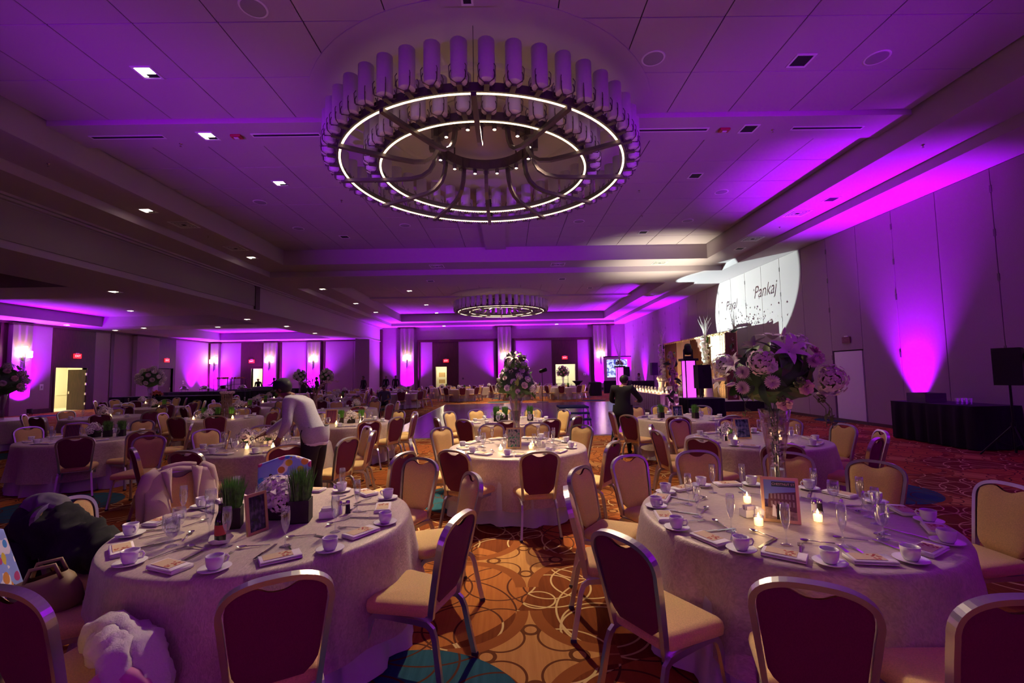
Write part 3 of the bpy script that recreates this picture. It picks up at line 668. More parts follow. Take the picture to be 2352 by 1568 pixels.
def uplight(loc, target, label, power=P_UP, color=PURPLE, angle=46, body=True):
    if body:
        t = empty('uplight', loc); tag(t, label, 'uplight', 'purple floor uplights'); d = Vector(target)-Vector(loc); q = d.to_track_quat('Z', 'Y').to_euler()
        MB().lathe([(.0001,-.02),(.10,-.02),(.115,0),(.115,.20),(.10,.20),(.09,.10),(.0001,.10)], 16).obj('housing', M['fixture'], t, loc=(0,0,.14), rot=q)
        MB().cyl(.085, .105, .112, 16).obj('lens', M['hotlens' if color[2] > .5 else 'downlight'], t, loc=(0,0,.14), rot=q)
        MB().tube([(-.14,0,.14),(-.14,0,.01),(.14,0,.01),(.14,0,.14)], .012, 6).obj('yoke', M['fixture'], t)
        if loc[2] > .8:
            MB().tube([(0,0,.01),(0,0,-loc[2]+.02)], .016, 8).obj('stand_pole', M['fixture'], t); MB().lathe([(.0001,0),(.2,0),(.2,.015),(.0001,.03)], 16, (0,0,-loc[2]+.002)).obj('stand_base', M['fixture'], t)
    d = nrm(Vector(target)-Vector(loc)); p = Vector(loc)+Vector((0,0,.14))+d*.24
    lamp('SPOT', 'uplight_beam', p, color, power, target, size=.06, angle=angle, blend=1.0)
# right wall
for (y, pw, l) in ((12.0,1.5,'right wall beside the black draped table'),(29.8,1.3,'right wall behind the stage left end'),(36.2,1.3,'right wall near the far corner'),(2.0,1.6,'right wall outside the view')):
    uplight((XR-.25, y, 0), (XR-.95, y+.05, 6.1), 'small black uplight at the foot of the '+l, P_UP*pw*1.2, angle=66)
for (x, l) in ((-9.25,'left'),(-.34,'middle'),(8.46,'right')): uplight((x, YP-.55, 0), (x, YP-.35, 5.8), 'small black uplight in front of the %s pier of the far wall' % l, P_UP*1.7, angle=112)
for (x, l) in ((-25.3,'corner pier'),(-20.75,'pier right of the exit door'),(-16.95,'second pier right of the exit door')): uplight((x, LY-.95, 0), (x, LY-.5, 4.6), 'small black uplight at the side hall '+l, P_UP*1.2, angle=105)
uplight((LX+.85, 24.25, 0), (LX+.55, 24.25, 4.6), 'small black uplight at the left wall pier', P_UP*1.5, angle=100)
uplight((LX+.6, 37.6, 0), (LX+.2, 37.6, 4.6), 'small black uplight at the left wall by the far corner', P_UP*.8, angle=70)
# uplights behind the viewer by the near end wall; washers, tilted pair added
for (x, l) in ((-9.0,'far left'),(-3.6,'left'),(2.6,'right'),(8.6,'far right')):
    uplight((x, YB+.7, 0), (x, YB+6.6, 6.9), 'small black uplight by the near end wall, %s' % l, P_BACK*1.1, angle=58)
for (x, l) in ((-6.4,'left'),(-.6,'middle'),(5.6,'right')):
    uplight((x, YB+.3, 0), (x, YB+.6, 6.1), 'added unseen purple wall washer by the near end wall, %s' % l, P_BACK*.6, angle=90)  # added unseen washers: purple wall for the chair frames to reflect
for (x, tx, l) in ((-10.6,-4.0,'left corner'),(9.8,3.4,'right corner')):
    uplight((x, YB+.8, 0), (tx, 13.5, 6.9), 'added unseen uplight tilted at the tray ceiling, near %s of the hall' % l, P_BACK*5.5, angle=34)  # added unseen pair, puts more purple on the middle of the ceiling
for (x, l, c_, pw) in ((.6,'middle',MAGENTA,75),(-4.6,'left',PURPLE,50),(4.2,'right',PURPLE,40)):
    uplight((x, YB+.5, 1.15), (-.3, 3.0, .9), 'purple wash light on a stand by the near end wall, %s' % l, pw, color=c_, angle=70, body=True)
# ---------------------------------------------------------------- banquet chair
def arch(n=26):
    """centre line of the back frame: list of (x, s) with s = height along the back"""
    pts = [(-.170,.40),(-.178,.48),(-.188,.58),(-.200,.68),(-.208,.76)]
    for k in range(n+1):
        a = PI - PI*k/n; c_, s_ = math.cos(a), math.sin(a); e = 2.6
        pts.append((math.copysign(abs(c_)**(2/e), c_)*.212, .79+.128*abs(s_)**(2/e)))
    return pts + [(-x, s_) for x, s_ in reversed(pts[:5])]
def back_y(z): return -.195-.115*max(0,(z-.40)/.53)**1.15
def chair_meshes(n=22):
    A = arch(n); m = {}
    path = [(x, back_y(z), z) for x, z in A]
    lead = [(-.168,-.02,.385),(-.168,-.10,.383),(-.168,-.16,.386)]; tail = [(.168,-.16,.386),(.168,-.10,.383),(.168,-.02,.385)]
    m['back_frame'] = MB().rect(lead+path+tail, .024, .036, up=lambda i: (0,.35,.94) if (i < 2 or i > len(path)+3) else (0,1,.2)).mesh('back_frame', M['aluminium'], False)
    inn = [(x*.93, .40+(z-.40)*.985-.004) for x, z in A]
    def half(z):
        best = .16
        for (xa, za), (xb, zb) in zip(inn[:len(inn)//2], inn[1:]):
            if za <= z <= zb and zb > za: best = abs(xa+(xb-xa)*(z-za)/(zb-za))
        return best
    def ztop(x):
        a = .79+.128*(max(0, 1-(abs(x)/.213)**2.6))**(1/2.6)
        return max(.80, a-.016)-.040*math.exp(-(abs(x)/.068)**3)
    def pad(off, sgn):
        def fn(u, v):
            hw = half(.455+.38*v)-.003
            if v < .22: hw *= math.sqrt(max(.05, 1-((.22-v)/.22)**2*.55))
            x = (2*u-1)*hw; z = .455+(ztop(x)-.455)*v; e = min(1, 4.5*min(u,1-u,v*.9,1-v)); puff = off*math.sqrt(max(0, e*(2-e)))
            return (x, back_y(z)+sgn*(.008+puff), z)
        return fn
    m['backrest'] = MB().grid(pad(.026, 1), 18, 12).mesh('backrest', M['tanfabric'], True)
    g = MB().grid(pad(.010, -1), 18, 12); g.f = [tuple(reversed(f)) for f in g.f]
    m['back_panel'] = g.mesh('back_panel', M['winefabric'], True)
    # seat cushion: rounded trapezoid
    def ring(z, k):
        P = []; 
        for (x, y) in ((-.19,-.20),(.19,-.20),(.235,.22),(-.235,.22)):
            for q in range(5):
                a0 = {(-1,-1):PI,(1,-1):1.5*PI,(1,1):0,(-1,1):.5*PI}[(1 if x > 0 else -1, 1 if y > 0 else -1)]; a = a0+q*PI/8; r = .06
                P.append(((x-math.copysign(r,x))+math.cos(a)*(r-k), (y-math.copysign(r,y))+math.sin(a)*(r-k), z))
        return P
    m['seat'] = MB().loft([ring(.392,.02), ring(.40,.004), ring(.425,.0), ring(.45,.006), ring(.465,.025), ring(.472,.05)], True, True).mesh('seat', M['tanfabric'], True)
    def leg(sx, front):
        y0, y1 = (.10, .245) if front else (-.10, -.285); x0, x1 = (.185*sx, .215*sx)
        p = [(x0, y0, .375), (x0, y0+(y1-y0)*.42, .37), (x0, y0+(y1-y0)*.60, .345), (x0+(x1-x0)*.15, y0+(y1-y0)*.70, .30), (x0+(x1-x0)*.5, y0+(y1-y0)*.84, .16), (x1, y1, .012)]
        return MB().rect(p, .022, .032, up=lambda i: (0,.0,1) if i < 2 else (0,1 if front else -1,.35))
    for nm, sx, fr in (('fl',-1,1),('fr',1,1),('bl',-1,0),('br',1,0)):
        b = leg(sx, fr); e = b.v[-4:]; cx = sum(q[0] for q in e)/4; cyy = sum(q[1] for q in e)/4
        m['leg_'+nm] = b.mesh('leg', M['aluminium']); m['foot_'+nm] = MB().box(cx-.015, cx+.015, cyy-.02, cyy+.02, 0, .022, .004).mesh('glide', M['glide'])
    for sx in (-1, 1): m['rail%d' % sx] = MB().rect([(.185*sx,-.1,.375),(.185*sx,.1,.375)], .022, .032).mesh('seat_rail', M['aluminium'])
    m['stretch'] = MB().box(-.18, .18, -.012, .012, .368, .388).mesh('cross_bar', M['aluminium'])
    return m
CM = chair_meshes()
def chair_proto():
    t = empty('banquet_chair', (0,-500,0))
    for nm in ('seat', 'backrest', 'back_panel', 'back_frame'): mobj(nm, CM[nm], t)
    for k in ('fl','fr','bl','br'): l = mobj('leg', CM['leg_'+k], t); mobj('glide', CM['foot_'+k], l)
    for k in (-1,1): mobj('seat_rail', CM['rail%d' % k], t)
    mobj('cross_bar', CM['stretch'], t, (0,-.06,0)); mobj('cross_bar', CM['stretch'], t, (0,.10,0))
    return t
def chair_mid():
    t = empty('banquet_chair', (0,-500,0))
    for nm in ('seat', 'backrest', 'back_panel', 'back_frame'): mobj(nm, CM[nm], t)
    for k in ('fl','fr','bl','br'): mobj('leg', CM['leg_'+k], t)
    return t
CHAIR, CHAIR2 = chair_proto(), chair_mid()
NCH = [0]
def chair(bx, by, tx, ty, fmt, group, far=False, label=None, turn=0.0):
    """bx,by: where the top of the back stands; the chair faces (tx,ty)"""
    u = Vector((tx-bx, ty-by)); r = u.length; u.normalize(); ang = math.atan2(by-ty, bx-tx)
    if r < 1.40: bx, by = tx-u.x*1.40, ty-u.y*1.40
    src = CHAIR2 if far else CHAIR
    rz = math.atan2(u.y, u.x)-PI/2+turn
    o = dup(src, (bx+u.x*.31, by+u.y*.31, .0), rz); NCH[0] += 1
    tag(o, label or dirlabel(fmt, ang), 'chair', group)
    return o
# ---------------------------------------------------------------- tables
def cloth_mesh(R=.925, zt=.762, zh=.20, seed=0, folds=11, name='tablecloth', m='champagne', flare=.13):
    rnd = random.Random(seed); n = 120; ph = [rnd.uniform(0, 2*PI) for _ in range(4)]; rings = []
    for r_ in (.0005,.3,.6,.82): rings.append([(r_*math.cos(2*PI*j/n), r_*math.sin(2*PI*j/n), zt) for j in range(n)])
    prof = [(R-.03,zt,.0),(R-.008,zt-.006,.0),(R+.004,zt-.03,.02)]+[(R+.008+flare*.55*((k/8)**1.3), zt-.03-(zt-.03-zh)*k/8, (k/8)**.8) for k in range(1,9)]
    for (r_, z, a) in prof:
        ring = []
        for j in range(n):
            th = 2*PI*j/n; w = math.sin(folds*th+ph[0]+.8*math.sin(3*th+ph[1]))+.45*math.sin((folds*2-3)*th+ph[2]); rr = r_+a*.034*w
            ring.append((rr*math.cos(th), rr*math.sin(th), z+(a*.012*math.sin(5*th+ph[3]) if a > .9 else 0)))
        rings.append(ring)
    mb = MB().loft(rings, True)
    mb.f[-1] = tuple(reversed(mb.f[-1]))
    return mb.mesh(name, M[m], True)
CLOTHS = [cloth_mesh(seed=i) for i in range(5)]
SKIRT = cloth_mesh(.905, .70, .012, 9, 16, 'table_skirt', 'underskirt', .10)
def table_proto():
    t = empty('banquet_table', (0,-500,0))
    MB().lathe([(.0001,.745),(.90,.745),(.912,.75),(.90,.758),(.0001,.758)], 48).obj('tabletop', M['laminate'], t)
    MB().box(-.9+.1, .8, -.03, .03, .70, .745).obj('apron_bar', M['laminate'], t)
    for k in range(4): MB().tube([(.45*(-1)**k, .32*(1 if k < 2 else -1), .745), (.55*(-1)**k, .32*(1 if k < 2 else -1), .0)], .016, 8).obj('leg', M['steel'], t)
    mobj('table_skirt', SKIRT, t)
    return t
TABLE = table_proto(); TN = [0]
def table(x, y, phrase, skirted=True):
    i = TN[0]; TN[0] += 1
    o = dup(TABLE, (x, y, 0), i*.7); tag(o, 'round banquet table with white underskirt, '+phrase, 'table', 'round banquet tables')
    c = mobj('tablecloth', CLOTHS[i % 5], None, (x, y, .0), (0, 0, i*1.13)); tag(c, 'champagne crinkled tablecloth on the round table '+phrase, 'tablecloth', 'champagne tablecloths')
ZT = .763
# ---------------------------------------------------------------- table ware
def cup_proto():
    t = empty('coffee_cup', (0,-500,0))
    MB().lathe([(.0001,.004),(.026,.004),(.028,0),(.030,.004),(.038,.02),(.042,.045),(.0435,.068),(.0405,.068),(.038,.045),(.033,.018),(.0001,.012)], 18).obj('bowl', M['china'], t, True)
    MB().tube([(.040,0,.052),(.058,0,.056),(.066,0,.042),(.058,0,.024),(.036,0,.02)], .0055, 6).obj('handle', M['china'], t, True)
    return t
def saucer_mesh(): return MB().lathe([(.0001,.002),(.04,0),(.046,.002),(.076,.014),(.0785,.017),(.075,.018),(.045,.008),(.0001,.007)], 24).mesh('saucer', M['china'], True)
def flute_mesh():
    p = [(.0001,0),(.034,0),(.035,.002),(.012,.006),(.0045,.012),(.004,.07),(.010,.085),(.020,.115),(.0255,.15),(.0255,.19),(.0225,.225),(.0215,.225),(.0245,.19),(.0245,.15),(.019,.117),(.008,.09),(.0001,.084)]
    return MB().lathe(p, 14).mesh('champagne_flute', M['glass'], True)
def goblet_mesh():
    p = [(.0001,0),(.036,0),(.037,.003),(.010,.008),(.006,.015),(.006,.045),(.022,.055),(.036,.08),(.040,.11),(.037,.16),(.0355,.16),(.0385,.11),(.0345,.082),(.02,.058),(.0001,.052)]
    return MB().lathe(p, 14).mesh('water_goblet', M['glass'], True)
def napkin_proto():
    t = empty('folded_napkin', (0,-500,0))
    def layer(z0, z1, w, d):
        def fn(u, v):
            a = 2*PI*v; return ((u-.5)*w + .004*math.sin(9*u), math.copysign(abs(math.cos(a))**.35, math.cos(a))*d/2, (z0+z1)/2+math.sin(a)*(z1-z0)/2)
        return MB().grid(fn, 10, 14)
    b = layer(0, .013, .205, .115); b.v += []; n0 = len(b.v); b2 = layer(.011, .024, .200, .112); b.add(b2.v, b2.f)
    for sx in (-1,1): b.box(sx*.101-.0015, sx*.101+.0015, -.055, .055, .002, .022)
    b.obj('linen', M['napkin'], t, True)
    c = MB().box(-.085, .06, -.042, .042, .0245, .0258).obj('menu_card', M['menucard'], t)
    p = MB(); rnd = random.Random(3)
    for _ in range(16):
        x, y = rnd.uniform(.0,.048), rnd.uniform(-.034,.034); p.prism([(x+.007*math.cos(a*PI/3), y+.006*math.sin(a*PI/3)) for a in range(6)], .0258, .0262)
    p.obj('red_print', M['redprint'], c)
    return t
def knife_mesh():
    b = MB().rect([(0,-.115,.004),(0,-.02,.005)], .015, .006); b.rect([(0,-.02,.004),(.001,.05,.004),(.0,.10,.003),(-.004,.115,.003)], .018, .002); return b.mesh('knife', M['steel'])
def fork_mesh():
    b = MB().rect([(0,-.10,.003),(0,-.03,.006),(0,.03,.009),(0,.045,.007)], .010, .0025)
    b.box(-.012, .012, .042, .055, .005, .0075)
    for k in range(4): b.rect([(-.0105+k*.007,.054,.006),(-.0105+k*.007,.085,.004),(-.0105+k*.007,.10,.007)], .003, .002)
    return b.mesh('fork', M['steel'])
def spoon_mesh():
    b = MB().rect([(0,-.09,.003),(0,-.02,.006),(0,.04,.010)], .008, .003); b.lathe([(.0001,.004),(.012,.006),(.018,.012)], 12, (0,0,0)); k = len(b.v)-36
    b.v[k:] = [(x, .058+y*1.5, z) for x, y, z in b.v[k:]]
    return b.mesh('spoon', M['steel'], True)
CUP, NAP = cup_proto(), napkin_proto(); SAUCER, FLUTE, GOBLET, KNIFE, FORK, SPOON = saucer_mesh(), flute_mesh(), goblet_mesh(), knife_mesh(), fork_mesh(), spoon_mesh()
def put_cup(x, y, T, where, hz=None):
    a = math.atan2(y-T[1], x-T[0]); s_ = mobj('saucer', SAUCER, None, (x, y, ZT+.001)); tag(s_, dirlabel('white saucer at the %%s of %s' % where, a), 'saucer', 'saucers on the tables')
    c = dup(CUP, (x, y, ZT+.010), a+2.3 if hz is None else hz); tag(c, dirlabel('white coffee cup at the %%s of %s' % where, a), 'cup', 'coffee cups on the tables')
def put_nap(x, y, T, where, far=False):
    a = math.atan2(y-T[1], x-T[0]); n = dup(NAP, (x, y, ZT+.001), a+PI/2+random.uniform(-.25,.25)); tag(n, dirlabel('folded napkin at the %%s of %s' % where, a), 'napkin', 'folded napkins')
def put1(name, me, x, y, T, where, lab, cat, grp, rz=0, tilt=0):
    a = math.atan2(y-T[1], x-T[0]); o = mobj(name, me, None, (x, y, ZT+.001), (0, 0, rz)); tag(o, dirlabel('%s at the %%s of %s' % (lab, where), a), cat, grp); return o
def cutlery(T, where, angles, r=.70):
    for a in angles:
        for me, nm, da, dr in ((KNIFE,'knife',.155,0),(FORK,'fork',-.16,.0),(SPOON,'spoon',.02,-.15)):
            b_ = a+da+random.uniform(-.03,.03); rr = r+dr+random.uniform(-.03,.03)
            put1(nm, me, T[0]+rr*math.cos(b_), T[1]+rr*math.sin(b_), T, where, 'steel '+nm, nm, 'table cutlery', a-PI/2+PI+random.uniform(-.35,.35)+(1.3 if nm == 'spoon' else 0))
def votive(x, y, T, where, light=True, power=P_CANDLE):
    t = empty('votive_candle', (x, y, ZT+.001)); a = math.atan2(y-T[1], x-T[0]); tag(t, dirlabel('glowing votive candle at the %%s of %s' % where, a), 'candle', 'votive candles')
    mobj('glass_cup', VG, t); mobj('wax', VW, t); mobj('flame', VF, t, (0,0,.047))
    if light: lamp('POINT', 'candle_glow', (x, y, ZT+.085), WARM, power, size=.02)
VG = MB().lathe([(.0001,0),(.026,0),(.030,.065),(.0285,.065),(.025,.004),(.0001,.004)], 14).mesh('glass_cup', M['glass'], True)
VW = MB().lathe([(.0001,.005),(.024,.005),(.0265,.045),(.0001,.045)], 14).mesh('wax', M['wax'], True)
VF = MB().lathe([(.0001,0),(.006,.006),(.007,.014),(.003,.028),(.0001,.036)], 8).mesh('flame', M['flame'], True)
def shakers(x, y, T, where):
    for k, nm in enumerate(('salt', 'pepper')):
        t = empty('%s_shaker' % nm, (x+.05*k, y+.015*k, ZT+.001)); a = math.atan2(y-T[1], x-T[0]); tag(t, 'small glass %s shaker with metal cap on %s' % (nm, where), 'shaker', 'salt and pepper shakers')
        MB().lathe([(.0001,0),(.018,0),(.018,.004),(.015,.065),(.0001,.065)], 10).obj('body', M['china' if k == 0 else 'soil'], t, True); MB().lathe([(.016,.065),(.017,.072),(.015,.088),(.0001,.094)], 10).obj('cap', M['steel'], t, True)
def sugar_caddy(x, y, where, rz=.3):
    t = empty('sugar_caddy', (x, y, ZT+.001), rz); tag(t, 'small sugar packet caddy on '+where, 'caddy', 'sugar caddies')
    b = MB(); riser(b, -.045, .045, -.03, .03, 0, .05, .004); b.box(-.049, .049, -.034, .034, 0, .004); b.obj('holder', M['china'], t)
    pm = MB().box(-.032, .032, -.002, .002, 0, .066).mesh('sugar_packet', M['caddy'])
    for k in range(7): mobj('sugar_packet', pm, t, (random.uniform(-.006,.006), -.024+.008*k, .006), (random.uniform(-.1,.1), 0, random.uniform(-.06,.06)))
def photo_material(name, kind):
    m = bpy.data.materials.new(name); m.use_nodes = True; nt = m.node_tree; b = nt.nodes['Principled BSDF']; b.inputs['Roughness'].default_value = .25
    tc = nt.nodes.new('ShaderNodeTexCoord'); mp = nt.nodes.new('ShaderNodeMapping'); nt.links.new(tc.outputs['Generated'], mp.inputs[0])
    n = nt.nodes.new('ShaderNodeTexNoise' if kind != 'wave' else 'ShaderNodeTexWave'); n.inputs['Scale'].default_value = 5 if kind != 'wave' else 3; nt.links.new(mp.outputs[0], n.inputs['Vector'])
    r = nt.nodes.new('ShaderNodeValToRGB'); cols = {'dark': [(.01,.008,.015),(.03,.02,.05),(.12,.07,.15)], 'city': [(.02,.03,.05),(.25,.2,.22),(.02,.14,.08)], 'wave': [(.02,.02,.06),(.10,.06,.14),(.3,.06,.08)], 'blue': [(.01,.015,.04),(.06,.07,.16),(.14,.14,.22)]}[kind]
    e = r.color_ramp.elements; e[0].position = .35; e[1].position = .65; e[0].color = (*cols[0],1); e[1].color = (*cols[2],1); k = e.new(.5); k.color = (*cols[1],1)
    nt.links.new(n.outputs[0], r.inputs[0]); nt.links.new(r.outputs[0], b.inputs['Base Color']); MATS[name] = m
for k in ('dark','city','wave','blue'): photo_material('photo_'+k, k)
def photo_frame(x, y, rz, label, m='photo_dark', w=.20, h=.27, tilt=.18, fm='gold', building=False):
    t = empty('photo_frame', (x, y, ZT+.001)); t.rotation_euler = (-tilt, 0, rz); tag(t, label, 'photo frame')
    b = MB(); k = .018; b.box(-w/2, w/2, -.008, .008, 0, k); b.box(-w/2, w/2, -.008, .008, h-k, h); b.box(-w/2, -w/2+k, -.008, .008, k, h-k); b.box(w/2-k, w/2, -.008, .008, k, h-k); b.obj('frame', M[fm], t)
    p = MB().box(-w/2+k, w/2-k, -.002, .006, k, h-k).obj('picture', M[m], t)
    MB().rect([(0,.01,h*.7),(0,.075,.012)], .04, .004, up=(0,1,0)).obj('stand', M['black'], t)
    if building:
        pw, ph = w-2*k, h-2*k; x0, z0 = -w/2+k, k
        def pr(name, mm, pts, d=0): return MB().add([(x0+a*pw, -.0022-d, z0+c*ph) for a, c in pts], [tuple(range(len(pts)))]).obj(name, mm, p)
        pr('printed_sky', SKYM, [(0,.5),(1,.5),(1,1),(0,1)]); pr('printed_building', BRICK, [(.1,.28),(1,.2),(1,.72),(.15,.64)], .0003); pr('printed_street', STREET, [(0,0),(1,0),(1,.22),(0,.3)], .0003)
        pr('printed_banner', GREEN, [(.25,.83),(1,.83),(1,.96),(.25,.96)], .0006)
        for i in range(7):
            for j in range(2): a = .2+i*.115; pr('printed_window', WINM, [(a,.33+.19*j),(a+.06,.33+.19*j),(a+.06,.46+.19*j),(a,.46+.19*j)], .0006)
        pr('printed_figure', M['paperwhite'], [(.22,.08),(.36,.06),(.34,.34),(.26,.38)], .0009); pr('printed_figure', M['black'], [(.36,.0),(.47,.0),(.46,.36),(.40,.42)], .0009)
        mobj('printed_lettering', text_mesh('CHESTNUT ST', .020, M['menucard']), p, (x0+.62*pw, -.0032, z0+.895*ph), (PI/2, 0, 0))
    return t
SKYM = mat('print_sky', (.13,.20,.42), .3); BRICK = mat('print_brick', (.10,.035,.025), .4, var=.3, vscale=60); STREET = mat('print_street', (.25,.16,.12), .4, var=.4, vscale=40); GREEN = mat('print_green', (.005,.05,.025), .4); WINM = mat('print_window', (.24,.17,.15), .4)
# ---------------------------------------------------------------- flowers
def petal(L, w, curl, cup=.0, n=5, tip=1.0):
    def fn(u, v):
        x = (u-.5)*2; ww = w*math.sin(PI*min(.97, .08+.92*v**(.75*tip)))**.8 if v < 1 else 0
        z = L*(v-.35*max(0, v-.35)**2*curl*2); y = L*(.18*v+curl*v**2.2*.8)
        return (x*ww, y+cup*abs(x)**2*ww*-1.0, z)
    return MB().grid(fn, 2, n)
def whorl(parts, name, m):
    b = MB()
    for pm, tilt, az, off in parts:
        Mx = Matrix.Rotation(az, 4, 'Z') @ Matrix.Translation((0, off, 0)) @ Matrix.Rotation(-tilt, 4, 'X'); n = len(b.v); b.add(pm.v, pm.f); b.xf(Mx, n)
    return b.mesh(name, m, True)
def flower_meshes():
    f = {}
    p = petal(.105, .021, .55, .25, 6)
    f['lily'] = whorl([(p, .62+.1*(k % 2), k*PI/3, .004) for k in range(6)]+[(petal(.05,.002,.1), .15, k*PI/3+.3, 0) for k in range(6)], 'lily', M['petalwhite'])
    def rose(m, nm): 
        L = []
        for ring_, (n, t, l, w) in enumerate(((3,.05,.036,.012),(5,.22,.038,.017),(6,.5,.038,.021),(7,.85,.036,.022))):
            for k in range(n): L.append((petal(l, w, .35+.12*ring_, -.5, 4), t, 2*PI*k/n+ring_*.7, .002*ring_))
        return whorl(L, nm, m)
    f['rose'] = rose(M['petalpink'], 'rose'); f['rose_white'] = rose(M['petalwhite'], 'rose'); f['rose_cream'] = rose(M['petalcream'], 'rose')
    f['mum'] = whorl([(petal(.045,.006,.2,0,3), .15+.33*r_, 2*PI*k/(8+4*r_)+r_*.4, .002) for r_ in range(5) for k in range(8+4*r_)], 'chrysanthemum', M['petalblush'])
    def hyd(m):
        b = MB(); N = 95; q = [(.012,.0),(0,.012),(-.012,0),(0,-.012)]
        for i in range(N):
            z = 1-2*(i+.5)/N
            if z < -.55: continue
            a = i*2.39996; r_ = math.sqrt(1-z*z); d = Vector((r_*math.cos(a), r_*math.sin(a), z)); R_ = d.to_track_quat('Z','Y').to_matrix().to_4x4(); n = len(b.v)
            for (x, y) in q:
                cx, cy = x*.9, y*.9; b.add([(0,0,.0),(cx+y*.8,cy-x*.8,.003),(cx*2.0,cy*2.0,.001),(cx-y*.8,cy+x*.8,.003)], [(0,1,2,3)])
            b.xf(Matrix.Translation(d*(.070+.012*((i*7) % 3))) @ R_ @ Matrix.Rotation(a*3, 4, 'Z'), n)
        b.cur = 1; b.ball((0,0,0), .058, 12, 8)
        return b.mesh('hydrangea', [m, M['leafolive']], False)
    f['hydrangea'] = hyd(M['petalblush']); f['hydrangea_white'] = hyd(M['petalwhite'])
    def leafm(m): return whorl([(petal(.13,.026,.45,.35,5), .9, 0, 0)], 'leaf', m)
    f['leaf'] = leafm(M['leaf']); f['leaf_olive'] = leafm(M['leafolive'])
    f['bud'] = MB().lathe([(.0001,0),(.010,.012),(.013,.035),(.009,.065),(.0001,.085)], 8).mesh('lily_bud', M['petalcream'], True)
    b = MB(); rnd = random.Random(5)
    for _ in range(26): p_ = Vector((rnd.gauss(0,1), rnd.gauss(0,1), rnd.gauss(.4,1))).normalized()*.026; b.ball(p_+Vector((0,0,.02)), .0085, 6, 4)
    f['berry'] = b.mesh('berry_cluster', M['leafolive'], True)
    return f
FM = flower_meshes(); FNAME = {'rose_white':'rose','rose_cream':'rose','hydrangea_white':'hydrangea','leaf_olive':'leaf','mum':'chrysanthemum','bud':'lily_bud','berry':'berry_cluster'}
def stick(t, kind, c, d, R, sc=1.0, roll=0):
    d = nrm(d); q = d.to_track_quat('Z', 'Y').to_matrix().to_4x4() @ Matrix.Rotation(roll, 4, 'Z')
    o = mobj(FNAME.get(kind, kind), FM[kind], t, Vector(c)+d*R, q.to_euler(), sc)
    return o
def bouquet(t, c, rx, rz_, items, leaves, seed, foliage=True, lsc=1.0):
    """items: (kind, azimuth deg, elevation deg, scale) on an ellipsoid"""
    rnd = random.Random(seed); c = Vector(c)
    if foliage:
        b = MB(); b.ball((0,0,0), 1, 14, 9); b.v = [(x*rx*.62*rnd.uniform(.85,1.1), y*rx*.62*rnd.uniform(.85,1.1), z*rz_*.62) for x, y, z in b.v]; b.obj('foliage_core', M['leaf'], t, True, loc=c)
    for kind, az, el, sc in items:
        a, e = math.radians(az), math.radians(el); d = Vector((math.cos(a)*math.cos(e), math.sin(a)*math.cos(e), math.sin(e))); p = Vector((d.x*rx, d.y*rx, d.z*rz_))
        o = stick(t, kind, c+p*.80, d, p.length*.08, sc, rnd.uniform(0,6))
    for k in range(leaves):
        a = rnd.uniform(0, 2*PI); e = rnd.uniform(-.55, 1.35); d = Vector((math.cos(a)*math.cos(e), math.sin(a)*math.cos(e), math.sin(e))); p = Vector((d.x*rx, d.y*rx, d.z*rz_))
        stick(t, 'leaf' if k % 4 else 'leaf_olive', c+p*.55, d+Vector((rnd.uniform(-.4,.4), rnd.uniform(-.4,.4), rnd.uniform(-.5,.3))), 0, lsc*rnd.uniform(.8,1.4), rnd.uniform(0,6))
def vase(t, h, r0, r1, m='vaseglass'):
    MB().lathe([(.0001,0),(r0,0),(r0,.01),(r0*.92,.4*h),(r1*.9,.85*h),(r1,h),(r1-.006,h),(r1*.9-.006,.85*h),(r0*.92-.006,.4*h),(r0-.006,.03),(.0001,.02)], 20).obj('vase', M[m], t, True)
